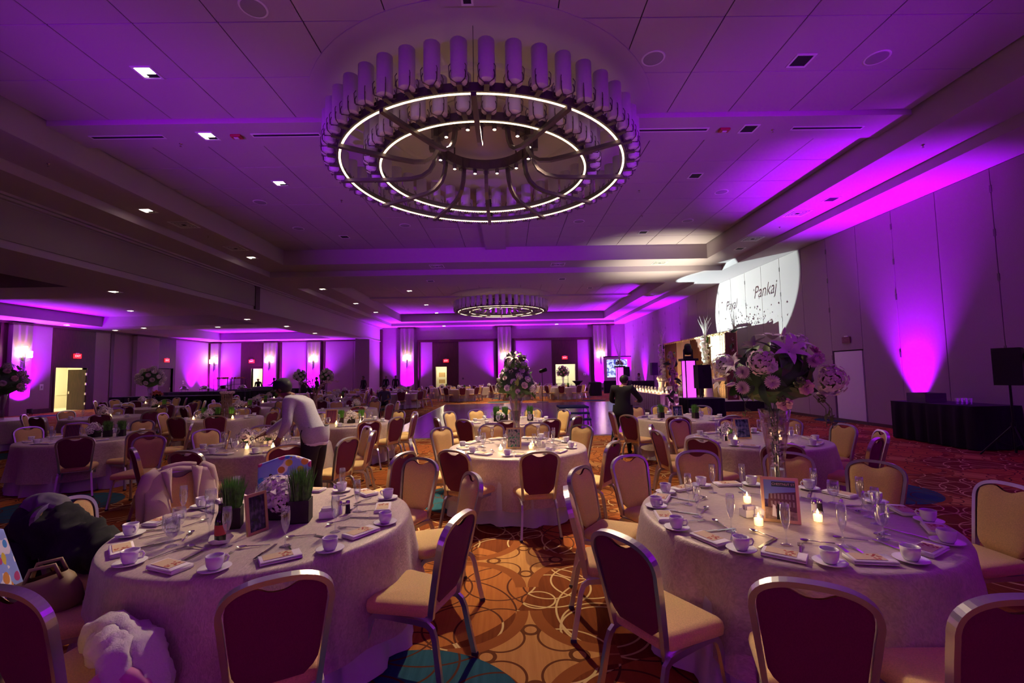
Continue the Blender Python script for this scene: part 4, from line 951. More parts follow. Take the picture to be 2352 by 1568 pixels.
def tall_centrepiece_big(x, y):
    t = empty('tall_floral_centrepiece', (x, y, ZT+.001)); tag(t, 'large blush and white lily arrangement in tall glass vase on the near right table', 'flowers')
    vase(t, .66, .065, .115)
    pm = MB(); rnd = random.Random(2)
    for _ in range(120):
        z = rnd.uniform(.22,.60); a = rnd.uniform(0,2*PI); r_ = (.045+.03*max(0,z-.3))*math.sqrt(rnd.random()); s_ = rnd.uniform(.012,.02); n = len(pm.v)
        pm.add([(0,-s_,0),(s_*.7,0,.004),(0,s_,0),(-s_*.7,0,.004)], [(0,1,2,3)]); pm.xf(Matrix.Translation((r_*math.cos(a), r_*math.sin(a), z)) @ Matrix.Rotation(rnd.uniform(0,3), 4, 'X') @ Matrix.Rotation(a, 4, 'Z'), n)
    tag(pm.obj('petal_filling', M['petalblush'], t, True), kind='stuff')
    MB().lathe([(.0001,.0),(.054,.0),(.054,.004),(.0001,.004)], 18, (0,0,.19)).obj('water_line', M['vaseglass'], t)
    for k in range(7):
        a = k*.9; MB().tube([(.02*math.cos(a),.02*math.sin(a),.05),(-.03*math.cos(a),.03*math.sin(a),.35),(.05*math.cos(a),.05*math.sin(a),.72)], .004, 5).obj('stem', M['leaf'], t)
    c = Vector((0,0,.92))
    it = [('hydrangea',-130,22,1.35),('hydrangea',-40,-5,1.55),('lily',-97,38,1.75),('lily',-70,55,1.5),('lily',-100,82,1.75),('lily',170,-5,1.5),('lily',-40,55,1.3),('lily',-165,20,1.2),
          ('rose',-86,-14,1.75),('rose',-106,-40,1.75),('rose_white',-120,15,1.4),('rose',-45,38,1.6),('rose_white',-20,30,1.6),('mum',-150,8,1.6),('mum',-152,-14,1.6),('mum',-120,-6,1.6),('mum',-72,22,1.5),('mum',-60,25,1.5),('mum',-8,4,1.7),('mum',-12,-28,1.6),('mum',-170,25,1.5),
          ('berry',-96,-6,1.7),('berry',-112,-28,1.3),('berry',-60,-30,1.3),('bud',-75,72,1.7),('bud',-175,-2,1.7),('bud',-160,-8,1.7),('hydrangea_white',-30,60,1.0),
          ('hydrangea',80,15,1.3),('hydrangea_white',140,20,1.3),('rose_white',60,-10,1.5),('rose',110,30,1.5),('mum',30,20,1.5),('lily',100,60,1.4)]
    bouquet(t, c, .44, .34, [(k_, a_, e_, q_*(.80 if 'hyd' in k_ else .76)) for k_, a_, e_, q_ in it], 120, 4, lsc=1.1)
    for k, (az, ln) in enumerate(((-35,.5),(-20,.42),(-150,.3),(-60,.45))):     # trailing leafy sprays
        a = math.radians(az); p0 = Vector((.3*math.cos(a), .3*math.sin(a), .78)); p1 = p0+Vector((.08*math.cos(a), .08*math.sin(a), -ln*.5)); 
        sp = MB().tube([p0, (p0+p1)/2+Vector((.04*math.cos(a),.04*math.sin(a),.02)), p1], .003, 4).obj('spray', M['leafolive'], t)
        for j in range(4): stick(t, 'leaf_olive', p1+Vector((0,0,.03*j)), (math.cos(a+j*1.7), math.sin(a+j*1.7), -.6), 0, .4, j)
    c_ = Vector((x, y, ZT)) 
    return t
def tall_centrepiece_white(x, y, label, z=ZT+.001, hv=.66, R=.30, H=.40, seed=1, sc=1.25, leaves=70, vm='vaseglass'):
    t = empty('tall_floral_centrepiece', (x, y, z)); tag(t, label, 'flowers', 'tall floral centrepieces')
    vase(t, hv, .05, .10, vm); rnd = random.Random(seed); c = Vector((0,0,hv+H*.42))
    for k in range(5): a = k*1.3; MB().tube([(.015*math.cos(a),.015*math.sin(a),.04),(-.02*math.cos(a),.02*math.sin(a),.35),(.04*math.cos(a),.04*math.sin(a),hv+.05)], .004, 5).obj('stem', M['leaf'], t)
    b = MB(); b.lathe([(.0001,-H*.42),(R*.72,-H*.36),(R*.80,-H*.1),(R*.6,H*.25),(R*.3,H*.6),(.02,H*.8)], 16); b.v = [(x_*rnd.uniform(.85,1.1), y_*rnd.uniform(.85,1.1), z_) for x_, y_, z_ in b.v]; b.obj('foliage_core', M['leaf'], t, True, loc=c)
    n = 52
    for k in range(n):
        v = (k+.5)/n; zz = -H*.36+v*H*1.15; rr = R*(1-.72*max(0, (v-.2))/.8)*rnd.uniform(.88,1.02); a = k*2.39996
        kind = ('rose_white','rose_white','mum','rose_white','rose_cream','hydrangea_white')[k % 6] if v < .9 else 'lily'
        s_ = (.5 if kind == 'hydrangea_white' else .75 if kind == 'mum' else .98)*sc
        stick(t, kind, c+Vector((math.cos(a)*rr*.85, math.sin(a)*rr*.85, zz)), (math.cos(a), math.sin(a), .2+v*.9), 0, s_*(.9 if kind == 'lily' else 1), k)
    for k in range(leaves):
        v = rnd.random(); zz = -H*.42+v*H*1.15; rr = R*(1-.7*max(0, (v-.2))/.8); a = rnd.uniform(0, 2*PI)
        stick(t, 'leaf' if k % 3 else 'leaf_olive', c+Vector((math.cos(a)*rr*.72, math.sin(a)*rr*.72, zz)), (math.cos(a), math.sin(a), rnd.uniform(-.7,.6)), 0, rnd.uniform(.6,1.1)*sc, k)
    return t
FAR_FL = {}
def far_flowers(x, y, z, label, hv=.75, R=.42, kind='white'):
    """seen small: the same kind of piece, fewer blooms"""
    if kind not in FAR_FL:
        t = empty('tall_floral_centrepiece', (x, y, z)); vase(t, hv, .05, .10); c = Vector((0,0,hv+R*.6)); rnd = random.Random(8); b = MB(); b.ball((0,0,0), R*.72, 12, 8); b.obj('foliage_core', M['leaf'], t, True, loc=c)
        for k in range(26):
            zz = 1-1.6*(k+.5)/26; a = k*2.39996; r_ = math.sqrt(max(0,1-zz*zz)); d = Vector((r_*math.cos(a), r_*math.sin(a), zz))
            stick(t, ('hydrangea_white','rose_white','mum','rose_white')[k % 4] if kind == 'white' else ('hydrangea','rose','mum','lily')[k % 4], c+d*R*.7, d, .05, (1.3 if k % 4 == 0 else 1.9), k)
        for k in range(22): a = rnd.uniform(0,6.3); stick(t, 'leaf', c+Vector((math.cos(a),math.sin(a),rnd.uniform(-.6,.6)))*R*.55, (math.cos(a), math.sin(a), rnd.uniform(-.5,.6)), 0, 1.5, k)
        FAR_FL[kind] = t
    else: t = dup(FAR_FL[kind], (x, y, z), random.uniform(0,6))
    tag(t, label, 'flowers', 'tall floral centrepieces'); return t
def wheatgrass_mesh(seed, n=420):
    b = MB(); rnd = random.Random(seed)
    for _ in range(n):
        x, y = rnd.uniform(-.043,.043), rnd.uniform(-.043,.043); h = rnd.uniform(.13,.19); dx, dy = rnd.gauss(x*.35,.012), rnd.gauss(y*.35,.012); a = rnd.uniform(0,PI); w = .0022; c_, s_ = math.cos(a)*w, math.sin(a)*w
        b.add([(x-c_,y-s_,.11),(x+c_,y+s_,.11),(x+dx*.4+c_,y+dy*.4+s_,.11+h*.6),(x+dx*.4-c_,y+dy*.4-s_,.11+h*.6),(x+dx,y+dy,.11+h)], [(0,1,2,3),(3,2,4)])
    return b.mesh('grass_blades', M['grass'])
GRASS = [wheatgrass_mesh(s_) for s_ in (1,2)]
def wheatgrass(x, y, label, rz=.3, sc=1.0, grp='wheatgrass pots'):
    t = empty('wheatgrass_pot', (x, y, ZT+.001), rz); t.scale = (sc,)*3; tag(t, label, 'potted grass', grp)
    b = MB(); riser(b, -.046, .046, -.046, .046, 0, .115, .005); b.box(-.051, .051, -.051, .051, 0, .006); b.obj('cube_pot', M['soil'], t); MB().box(-.045, .045, -.045, .045, .006, .105).obj('soil', M['soil'], t)
    tag(mobj('grass_blades', GRASS[0], t), kind='stuff'); return t
def low_flowers(x, y, label, n=7, seed=1, sc=1.0, kinds=('hydrangea_white','lily','rose_cream','mum','hydrangea_white'), lit=False):
    t = empty('low_flower_arrangement', (x, y, ZT+.001)); tag(t, label, 'flowers', 'low flower arrangements'); rnd = random.Random(seed)
    b = MB(); riser(b, -.06, .06, -.06, .06, 0, .09, .004); b.box(-.064, .064, -.064, .064, 0, .005); b.obj('cube_vase', M['vaseglass' if lit else 'soil'], t)
    MB().ball((0,0,.12), .09, 10, 7, (1,1,.7)).obj('foliage_core', M['leaf'], t, True)
    for k in range(n):
        zz = 1-1.0*(k+.5)/n; a = k*2.39996+seed; r_ = math.sqrt(1-zz*zz); d = Vector((r_*math.cos(a), r_*math.sin(a), zz)); kd = kinds[k % len(kinds)]
        stick(t, kd, (0,0,.12), d, .075*sc, sc*(.85 if 'hydr' in kd else .9 if kd == 'lily' else 1.15), k)
    for k in range(8): a = k*.8; stick(t, 'leaf', (.05*math.cos(a), .05*math.sin(a), .10), (math.cos(a), math.sin(a), .25), 0, .7*sc, k)
    return t
# ---------------------------------------------------------------- near tables
T = dict(T1=(-1.65,3.25), T2=(1.84,3.15), T3=(.1,6.25), T4=(.03,9.5), T5=(-3.6,6.75), T6=(-7.35,8.1), T7=(3.45,6.45), T8=(3.6,9.55), T9=(-3.45,9.75), T10=(-7.2,11.55))
PH = dict(T1='the near left table', T2='the near right table', T3='the centre aisle table', T4='the table behind the centre aisle table', T5='the table the capped man serves', T6='the far left edge table', T7='the second right table', T8='the table beside the black suit man', T9='the table with heart glasses', T10='the table with the twig stand')
for k, p in T.items(): table(*p, ' '.join(PH[k].split()[1:]))
CH = dict(
 T1=[(-.97,1.96),(-2.0,2.02),(-.29,2.76),(-.30,3.86),(-.88,4.62),(-2.3,4.75),(-3.03,4.25),(-3.16,3.30),(-2.80,2.48)],
 T2=[(1.15,1.80),(.54,2.36),(.39,3.3),(.59,4.03),(1.16,4.56),(1.92,4.75),(2.75,4.55),(3.22,4.05),(3.48,3.2),(1.80,1.66)],
 T3=[(-.59,5.12),(.30,4.98),(1.14,5.50),(1.15,7.23),(.46,7.67),(-.31,7.67),(-1.09,7.25),(-1.28,5.93)],
 T4=[(-1.36,10.28),(-.79,10.77),(-.15,11.02),(.57,10.84),(1.24,10.28),(1.30,8.66),(-.83,8.43),(-.04,8.05),(.75,8.22),(-1.42,8.87)],
 T5=[(-3.75,5.35),(-5.0,7.6),(-4.30,8.05),(-2.72,5.65),(-2.16,6.22),(-2.33,7.60),(-2.03,6.92),(-4.60,5.65),(-3.62,8.25)],
 T6=[(-6.48,6.92),(-8.9,8.56),(-6.05,7.62),(-7.6,9.6),(-8.6,9.2),(-6.1,8.9)],
 T7=[(2.46,5.70),(3.81,7.85),(4.60,7.55),(4.91,6.7),(4.26,5.30),(4.85,5.95),(3.0,5.05),(2.02,6.32),(2.15,7.0),(2.85,7.75)],
 T8=[(2.23,8.67),(3.04,8.25),(4.50,10.65),(4.00,8.20),(2.10,9.5),(3.0,10.85),(3.62,11.0)],
 T9=[(-4.45,10.75),(-3.68,11.2),(-2.58,8.51),(-2.60,10.9),(-1.98,9.72),(-2.12,10.42),(-3.74,8.35),(-2.22,9.1),(-4.5,8.8)],
 T10=[(-6.57,10.3),(-5.8,11.3),(-7.3,10.1),(-6.46,12.75),(-8.3,12.5),(-7.5,12.95),(-8.55,11.4)])
CHO = {}
for k, l in CH.items():
    for i, (bx, by) in enumerate(l):
        CHO[(k, i)] = chair(bx, by, *T[k], 'banquet chair at the %%s of %s' % PH[k], 'banquet chairs')
CHO['x1'] = chair(-5.35, 6.9, -5.0, 5.2, '', 'banquet chairs', label='gold banquet chair turned to the viewer between the left tables'); 
CHO['x2'] = chair(-1.12, 4.95, -2.6, 5.6, '', 'banquet chairs', label='burgundy backed chair standing alone in the left aisle', turn=0)
# ---------------------------------------------------------------- table settings
w1, w2, w3 = PH['T1'], PH['T2'], PH['T3']
for (x, y) in ((-.985,3.732),(-.84,3.116),(-1.03,2.663),(-1.535,2.435),(-2.05,2.533),(-2.42,2.987),(-2.38,3.60),(-1.452,4.0)): put_cup(x, y, T['T1'], w1)
for (x, y) in ((-.95,3.46),(-.94,2.93),(-1.26,2.56),(-1.79,2.47),(-2.25,2.72),(-2.43,3.26),(-1.21,3.90),(-2.27,3.80),(-1.72,4.03)): put_nap(x, y, T['T1'], w1)
for (x, y) in ((-1.684,2.776),(-1.328,2.756),(-1.123,2.986),(-1.127,3.416),(-1.887,2.931),(-2.343,3.345),(-1.396,3.86),(-2.13,3.62)): put1('champagne_flute', FLUTE, x, y, T['T1'], w1, 'champagne flute', 'glass', 'champagne flutes')
for (x, y) in ((-2.017,2.795),(-2.09,2.87),(-2.14,3.02),(-2.25,3.5)): put1('water_goblet', GOBLET, x, y, T['T1'], w1, 'water goblet', 'glass', 'water goblets')
cutlery(T['T1'], w1, [math.radians(a) for a in (-75,-45,-10,22,50,115,150,185,215,250)], .66)
for (x, y) in ((1.25,3.74),(1.62,3.93),(2.05,3.93),(2.43,3.76),(2.65,3.36),(2.64,2.93),(2.42,2.58),(2.02,2.36),(1.60,2.35),(1.25,2.54),(1.03,2.90),(1.05,3.36)): put_cup(x, y, T['T2'], w2)
for (x, y) in ((1.03,3.12),(1.15,2.70),(1.43,2.45),(1.82,2.37),(2.22,2.48),(1.85,3.95),(2.55,3.58),(2.66,3.14),(2.54,2.77),(1.42,3.84),(1.15,3.55)): put_nap(x, y, T['T2'], w2)
for (x, y) in ((1.306,3.409),(1.258,3.138),(1.63,3.73),(1.341,2.837),(1.543,2.615),(1.836,2.579),(2.42,3.20),(2.30,2.92),(2.13,2.66),(1.86,3.71),(2.3,3.5)): put1('champagne_flute', FLUTE, x, y, T['T2'], w2, 'champagne flute', 'glass', 'champagne flutes')
for (x, y) in ((2.36,3.05),(2.2,2.75),(2.36,3.38)): put1('water_goblet', GOBLET, x, y, T['T2'], w2, 'water goblet', 'glass', 'water goblets')
cutlery(T['T2'], w2, [math.radians(a) for a in (-105,-78,-48,-135,-160,165,135,75,35,5)], .66)
votive(1.745, 3.42, T['T2'], w2, True, P_CANDLE*1.2); votive(1.56, 2.93, T['T2'], w2, True, P_CANDLE*1.2); votive(1.97, 2.98, T['T2'], w2)
photo_frame(1.735, 2.98, -.42, 'gold photo frame with street and brick building picture on the near right table', w=.215, h=.28, building=True, tilt=.14)
tall_centrepiece_big(2.12, 3.66)
sugar_caddy(1.60, 3.12, w2, .2)
shakers(2.06, 3.15, T['T2'], w2)
t_ = MB().lathe([(.0001,0),(.03,0),(.034,.02),(.034,.06),(.028,.075),(.0001,.08)], 14).obj('creamer_jar', M['china'], None, True, loc=(1.64, 3.05, ZT+.001)); tag(t_, 'small white jar beside the gold photo frame on the near right table', 'jar')
# near left table centre
wheatgrass(-1.86, 3.12, 'dark cube pot of wheatgrass, left one on the near left table', .35, 1.15); wheatgrass(-1.45, 3.22, 'dark cube pot of wheatgrass, right one on the near left table', .2, 1.28)
low_flowers(-1.66, 3.31, 'white hydrangea and lily arrangement between wheatgrass pots on the near left table', 13, 2, 1.15, ('hydrangea_white','lily','hydrangea_white','hydrangea_white','rose_white'))
photo_frame(-1.615, 2.99, 1.2, 'slim rose gold photo frame with dark picture on the near left table', 'photo_dark', .15, .25, .12)
shakers(-1.23, 3.36, T['T1'], w1); sugar_caddy(-1.29, 3.28, w1, .2)
b_ = empty('beer_bottle', (-1.755, 2.83, ZT+.006)); tag(b_, 'dark brown beer bottle in a crumpled napkin on the near left table', 'bottle'); MB().lathe([(.0001,0),(.029,0),(.031,.006),(.031,.12),(.026,.145),(.014,.175),(.013,.215),(.0145,.218),(.0145,.226),(.0001,.226)], 16).obj('glass_body', M['bottle'], b_, True); MB().lathe([(.0315,.045),(.0315,.105)], 16).obj('paper_label', M['redprint'], b_, True)
b_ = MB(); rnd = random.Random(4); b_.lathe([(.0001,.002),(.04,.002),(.055,.01),(.066,.04)], 18); b_.v = [(x*rnd.uniform(.8,1.15), y*rnd.uniform(.8,1.15), z*rnd.uniform(.6,1.2)) for x, y, z in b_.v]; tag(b_.obj('crumpled_napkin', M['paperwhite'], None, True, loc=(-1.755, 2.83, ZT)), 'crumpled white napkin round the beer bottle on the near left table', 'napkin')
# centre aisle table and others
def auto_setting(k, n=8, a0=.2, r=.74, cutl=False):
    Tc, w = T[k], PH[k]
    for i in range(n):
        a = a0+2*PI*i/n; b_ = a+.26
        put_cup(Tc[0]+r*math.cos(a), Tc[1]+r*math.sin(a), Tc, w); put_nap(Tc[0]+(r+.0)*math.cos(b_), Tc[1]+(r+.0)*math.sin(b_), Tc, w)
        c_ = a-.12; put1('champagne_flute', FLUTE, Tc[0]+.52*math.cos(c_), Tc[1]+.52*math.sin(c_), Tc, w, 'champagne flute', 'glass', 'champagne flutes')
        if i % 2: c_ = a+.1; put1('water_goblet', GOBLET, Tc[0]+.46*math.cos(c_), Tc[1]+.46*math.sin(c_), Tc, w, 'water goblet', 'glass', 'water goblets')
    if cutl: cutlery(Tc, w, [a0+2*PI*i/n+.13 for i in range(n)], .66)
auto_setting('T3', 9, -1.75, cutl=True); auto_setting('T4', 8, .1); auto_setting('T5', 8, -1.2); auto_setting('T6', 7, -.9); auto_setting('T7', 9, -1.7); auto_setting('T8', 7, -2.0); auto_setting('T9', 8, -1.4); auto_setting('T10', 6, -1.3)
tall_centrepiece_white(.10, 6.62, 'cone of white roses and greenery in tall glass vase on the centre aisle table', R=.33, H=.46, sc=1.2, hv=.68, leaves=120)
photo_frame(.05, 6.05, -.1, 'gold photo frame with green city picture on the centre aisle table', 'photo_city'); votive(-.12, 5.92, T['T3'], w3); votive(.27, 6.0, T['T3'], w3); votive(.30, 6.18, T['T3'], w3, False); sugar_caddy(.42, 6.12, w3, .1)
T4, T5, T6, T7, T8, T9, T10 = (T['T%d' % i] for i in range(4, 11))
for dx, l in ((-.30,'left'),(-.12,'second'),(.40,'right')): wheatgrass(T4[0]+dx, T4[1]+.05, 'wheatgrass pot on the table behind the centre aisle table, %s one' % l, .1, 1.1)
low_flowers(T4[0]-.22, T4[1]-.12, 'small cream flowers on the table behind the centre aisle table', 5, 3, .7); photo_frame(T4[0]+.08, T4[1]-.1, -.1, 'small framed photo among wheatgrass behind the centre aisle table', 'photo_blue', .2, .24)
for i, (dx, dy) in enumerate(((-.16,-.1),(.06,-.02),(.28,-.06))): low_flowers(T5[0]+dx, T5[1]+dy, 'candle lit white flowers in glass cube served by the capped man, %s cube' % ('left','middle','right')[i], 7, 10+i, 1.05, lit=True)
photo_frame(T5[0]-.42, T5[1]-.2, -.9, 'thin photo frame seen edge on beside candle lit flowers', 'photo_wave', .16, .25)
for dx, dy in ((-.05,-.32),(.30,-.30),(.0,.2)): votive(T5[0]+dx, T5[1]+dy, T5, PH['T5'])
wheatgrass(T6[0]+.28, T6[1]+.05, 'wheatgrass pot on the far left edge table, left one'); wheatgrass(T6[0]+.46, T6[1]+.12, 'wheatgrass pot on the far left edge table, right one'); low_flowers(T6[0]+.05, T6[1]+.05, 'white and green flowers on the far left edge table', 6, 5); photo_frame(T6[0]-.1, T6[1]-.22, .25, 'photo frame with group pictures on the far left edge table', 'photo_wave', .24, .26)
photo_frame(T7[0]-.12, T7[1]+.08, .05, 'photo frame with night picture on the second right table', 'photo_blue', .23, .29); low_flowers(T7[0]+.26, T7[1]+.05, 'candle lit white flowers right of the night photo frame', 7, 6, 1.0, lit=True); low_flowers(T7[0]-.36, T7[1]+.1, 'candle lit green flowers left of the night photo frame', 5, 7, .8, lit=True); votive(T7[0]-.33, T7[1]-.1, T7, PH['T7']); votive(T7[0]+.28, T7[1]-.12, T7, PH['T7']); shakers(T7[0]-.5, T7[1]-.1, T7, PH['T7'])
photo_frame(T8[0]-.1, T8[1]-.05, 0, 'gold photo frame with blue picture on the table beside the black suit man', 'photo_blue', .22, .26); wheatgrass(T8[0]-.42, T8[1]+.05, 'wheatgrass pot left of the blue photo frame'); wheatgrass(T8[0]+.22, T8[1]-.15, 'dark wheatgrass pot right of the blue photo frame')
photo_frame(T9[0]-.28, T9[1]-.12, .1, 'photo frame with warm picture on the table with heart glasses', 'photo_wave', .24, .30); wheatgrass(T9[0]-.12, T9[1]+.02, 'bright wheatgrass left of white flowers on the heart glass table'); wheatgrass(T9[0]+.30, T9[1]+.04, 'bright wheatgrass right of white flowers on the heart glass table'); low_flowers(T9[0]+.1, T9[1], 'white flowers between wheatgrass on the heart glass table', 8, 9); votive(T9[0]+.36, T9[1]-.2, T9, PH['T9']); votive(T9[0]-.1, T9[1]-.3, T9, PH['T9'])
for i in range(3): wheatgrass(T10[0]-.38+.34*i, T10[1]-.1, 'wheatgrass pot at the foot of the twig stand, %s one' % ('left','middle','right')[i])
low_flowers(T10[0]-.15, T10[1]-.22, 'white flowers in front of the twig stand', 6, 11); votive(T10[0]-.5, T10[1]-.3, T10, PH['T10']); votive(T10[0]+.42, T10[1]-.25, T10, PH['T10'])
def twig_stand(x, y, label, h=.62, n=34):
    t = empty('twig_stand', (x, y, ZT+.001)); tag(t, label, 'centrepiece'); rnd = random.Random(6)
    for k in range(n):
        a = 2*PI*k/n; r_ = rnd.uniform(.08,.11); MB().tube([(r_*math.cos(a), r_*math.sin(a), 0), (r_*1.1*math.cos(a+.1), r_*1.1*math.sin(a+.1), h*.5), (r_*1.25*math.cos(a-.05), r_*1.25*math.sin(a-.05), h*rnd.uniform(.9,1.05))], .006, 5).obj('twig', M['twig'], t)
    for z in (.12,.3,.46): MB().lathe([(.115,z),(.122,z+.006),(.115,z+.012)], 20).obj('binding', M['twig'], t)
    for k in range(16): a = k*2.4; stick(t, 'mum', (.12*math.cos(a), .12*math.sin(a), h), (math.cos(a), math.sin(a), .6), .02, .9, k)
twig_stand(T10[0]+.05, T10[1]+.12, 'brown twig column centrepiece topped with small blossoms')
def blossom_tree(x, y, label):
    t = empty('blossom_branch_centrepiece', (x, y, ZT+.001)); tag(t, label, 'centrepiece'); rnd = random.Random(12)
    MB().lathe([(.0001,0),(.06,0),(.05,.2),(.06,.4),(.0001,.4)], 14).obj('trunk_vase', M['twig'], t, True)
    for k in range(16):
        a = rnd.uniform(0,2*PI); R_ = rnd.uniform(.35,.75); P_ = [Vector((.02*math.cos(a), .02*math.sin(a), .35))]
        for j in range(1,6): P_.append(Vector((R_*(j/5)**1.3*math.cos(a+.1*j), R_*(j/5)**1.3*math.sin(a+.1*j), .35+.55*math.sin(j/5*1.9)*rnd.uniform(.8,1.1))))
        MB().tube(P_, [.008,.007,.006,.004,.003,.002], 5).obj('branch', M['twig'], t)
        for j in range(2,6): stick(t, 'mum', P_[j], (rnd.uniform(-1,1), rnd.uniform(-1,1), .8), .0, .55, k)
blossom_tree(-5.9, 14.0, 'wide arching blossom branches on the table left of the dance floor')
# ---------------------------------------------------------------- farther tables
FAR = [(-4.95,13.9,'under the blossom branches',8),(-8.7,14.9,'behind the twig stand',9),(-11.0,12.6,'left of the twig stand',8),(-12.6,16.4,'in front of the black buffet',9),(-6.7,17.6,'left of the seated man',9),(-10.1,18.5,'amid the left crowd',8),(-15.6,19.6,'near the open left door',8),(-8.0,21.3,'behind the seated man',8),(-5.8,24.8,'by dance floor far corner',8),(-11.6,22.3,'under the header beam middle',7),(-9.4,25.4,'under the far header beam',7),(-6.6,28.8,'left of the far lit aisle',8),(-10.4,29.2,'by the far left sconce pier',7),(-3.2,30.2,'behind dance floor left',9),(.5,30.5,'behind dance floor middle',8),(3.7,30.3,'beside the spotlight stand',8),(-8.5,32.8,'far back on the left',7),(-4.9,34.0,'facing the left far doorway',7),(-1.4,34.3,'facing the middle far pier',7),(2.1,34.6,'far back on the right',7)]
fl_proto = None
for i, (x, y, ph, n) in enumerate(FAR):
    table(x, y, ph); rnd = random.Random(i); a0 = rnd.uniform(0, .6)-PI/2
    for k in range(n):
        a = a0+2*PI*k/n+rnd.uniform(-.08,.08); R = 1.50+rnd.uniform(-.05,.16)
        bx, by = x+R*math.cos(a), y+R*math.sin(a)
        chair(bx, by, x, y, 'banquet chair at the %%s of the table %s' % ph, 'banquet chairs', far=True)
    for k in range(3):
        a = a0+2*PI*k/3+.3; put1('champagne_flute', FLUTE, x+.5*math.cos(a), y+.5*math.sin(a), (x, y), 'the table '+ph, 'champagne flute', 'glass', 'champagne flutes')
        a += .5; put_cup(x+.7*math.cos(a), y+.7*math.sin(a), (x, y), 'the table '+ph)
    if y < 26: votive(x+.3, y-.2, (x, y), 'the table '+ph, light=i in (1,2,3), power=P_CANDLE*.8)
    if fl_proto is None: fl_proto = low_flowers(x+.25, y+.25, 'low white flowers on the table '+ph, 7, 21, 1.2)
    else: dup(fl_proto, (x-.1, y+.1, ZT+.001), i, 'low white flowers on the table '+ph)
    if i % 2: wheatgrass(x+.25, y+.1, 'wheatgrass pot on the table '+ph)
far_flowers(-12.75, 16.35, ZT, 'pale flower ball in tall vase on the table in front of the black buffet', .78, .42)
far_flowers(-10.15, 24.6+.9, ZT, 'tall white flower ball under the far header beam, right one', .95, .46); far_flowers(-12.4, 27.2, ZT, 'tall white flower ball under the far header beam, left one', .95, .42)
for t_ in ((-12.4, 27.2, 'under the left tall flower ball'),): table(*t_)
table(-13.6, 12.3, 'at the left picture edge'); far_flowers(-13.55, 12.35, ZT, 'dusky flower arrangement in tall vase at the left picture edge', .72, .50, 'pink')
far_flowers(4.0, 33.6, ZT, 'small dusky flower arrangement before the right far doorway', .62, .34, 'pink')
table(4.0, 33.6, 'before the right far doorway')
# ---------------------------------------------------------------- draped serving tables
def draped_table(x0, x1, y0, y1, h, label, m='blackcloth', name='draped_table', folds=.03):
    t = empty(name, ((x0+x1)/2, (y0+y1)/2, 0)); tag(t, label, 'table'); a, b_ = (x1-x0)/2, (y1-y0)/2
    MB().box(-a, a, -b_, b_, h-.02, h, .006).obj('cloth_top', M[m], t)
    per = 4*(a+b_); n = int(per/.045); rings = []
    for z, k in ((h-.004,0),(h-.06,.3),(h*.5,.8),(.015,1)):
        ring = []
        for j in range(n):
            s_ = per*j/n; w = folds*k*(math.sin(s_*21)+.5*math.sin(s_*37+1))+.02*k
            if s_ < 2*a: p = (-a+s_, -b_-w)
            elif s_ < 2*a+2*b_: p = (a+w, -b_+s_-2*a)
            elif s_ < 4*a+2*b_: p = (a-(s_-2*a-2*b_), b_+w)
            else: p = (-a-w, b_-(s_-4*a-2*b_))
            ring.append((*p, z))
        rings.append(ring)
    MB().loft(rings).obj('cloth_skirt', M[m], t, True)
    for k in range(4): MB().box(-.02, .02, -.02, .02, 0, h-.02).obj('leg', M['steel'], t, loc=((a-.08)*(-1)**k, (b_-.08)*(1 if k < 2 else -1), 0))
    return t
draped_table(-21.2, -15.4, 24.4, 25.3, .86, 'long black draped buffet nearest the open left door'); draped_table(-21.5, -13.8, 28.6, 29.6, .95, 'long black draped buffet with chafing dishes in the side hall'); draped_table(-20.2, -14.2, 33.0, 33.9, .95, 'black draped bar counter before the side hall exit door')
def chafing(x, y, z, l):
    t = empty('chafing_dish', (x, y, z+.002)); tag(t, 'steel chafing dish on the black buffet, '+l, 'chafing dish', 'chafing dishes')
    for k in range(4): MB().tube([(.2*(-1)**k,.12*(1 if k < 2 else -1),0),(.2*(-1)**k,.12*(1 if k < 2 else -1),.16)], .01, 6).obj('leg', M['steel'], t)
    MB().box(-.24, .24, -.15, .15, .14, .22, .02).obj('pan', M['steel'], t, True); MB().lathe([(.22,.22),(.2,.30),(.12,.36),(.0001,.38)], 16).obj('dome_lid', M['steel'], t, True)
for i, (x, l) in enumerate(((-20.6,'leftmost'),(-19.3,'second from left'),(-18.1,'third from left'),(-16.9,'fourth from left'))): chafing(x, 29.1, .95, l)
def fruit_rack(x, y, z, label):
    t = empty('tiered_rack', (x, y, z+.002)); tag(t, label, 'rack')
    for k in range(4): MB().box(-.012, .012, -.012, .012, 0, .75).obj('upright', M['blackmetal'], t, loc=(.42*(-1)**k, .2*(1 if k < 2 else -1), 0))
    for zz in (.35,.75): MB().box(-.46, .46, -.24, .24, zz, zz+.025).obj('shelf_board', M['blackmetal'], t)
    rnd = random.Random(int(-x*10)); fm = MB().ball((0,0,.05), .055, 8, 6).mesh('fruit', M['orange'], True)
    for k in range(14): mobj('fruit', fm, t, (rnd.uniform(-.4,.4), rnd.uniform(-.18,.18), .78))
fruit_rack(-17.9, 28.7, .95, 'black tiered rack with fruit on the buffet, left one'); fruit_rack(-19.7, 33.4, .95, 'black tiered rack with fruit near the exit door')
low = empty('orange_flower_bowl', (-19.0, 24.8, .862)); tag(low, 'orange flame coloured flowers on the buffet nearest the open left door', 'flowers'); MB().lathe([(.0001,0),(.2,0),(.26,.12),(.0001,.12)], 16).obj('bowl', M['black'], low, True)
for k in range(16): a = k*2.4; o = mobj('bloom', FM['lily'], low, (.12*math.cos(a), .12*math.sin(a), .14), Vector((math.cos(a), math.sin(a), 1.3)).to_track_quat('Z','Y').to_euler(), 2.2); 
ORL = FM['lily'].copy(); ORL.materials.clear(); ORL.materials.append(M['orange'])
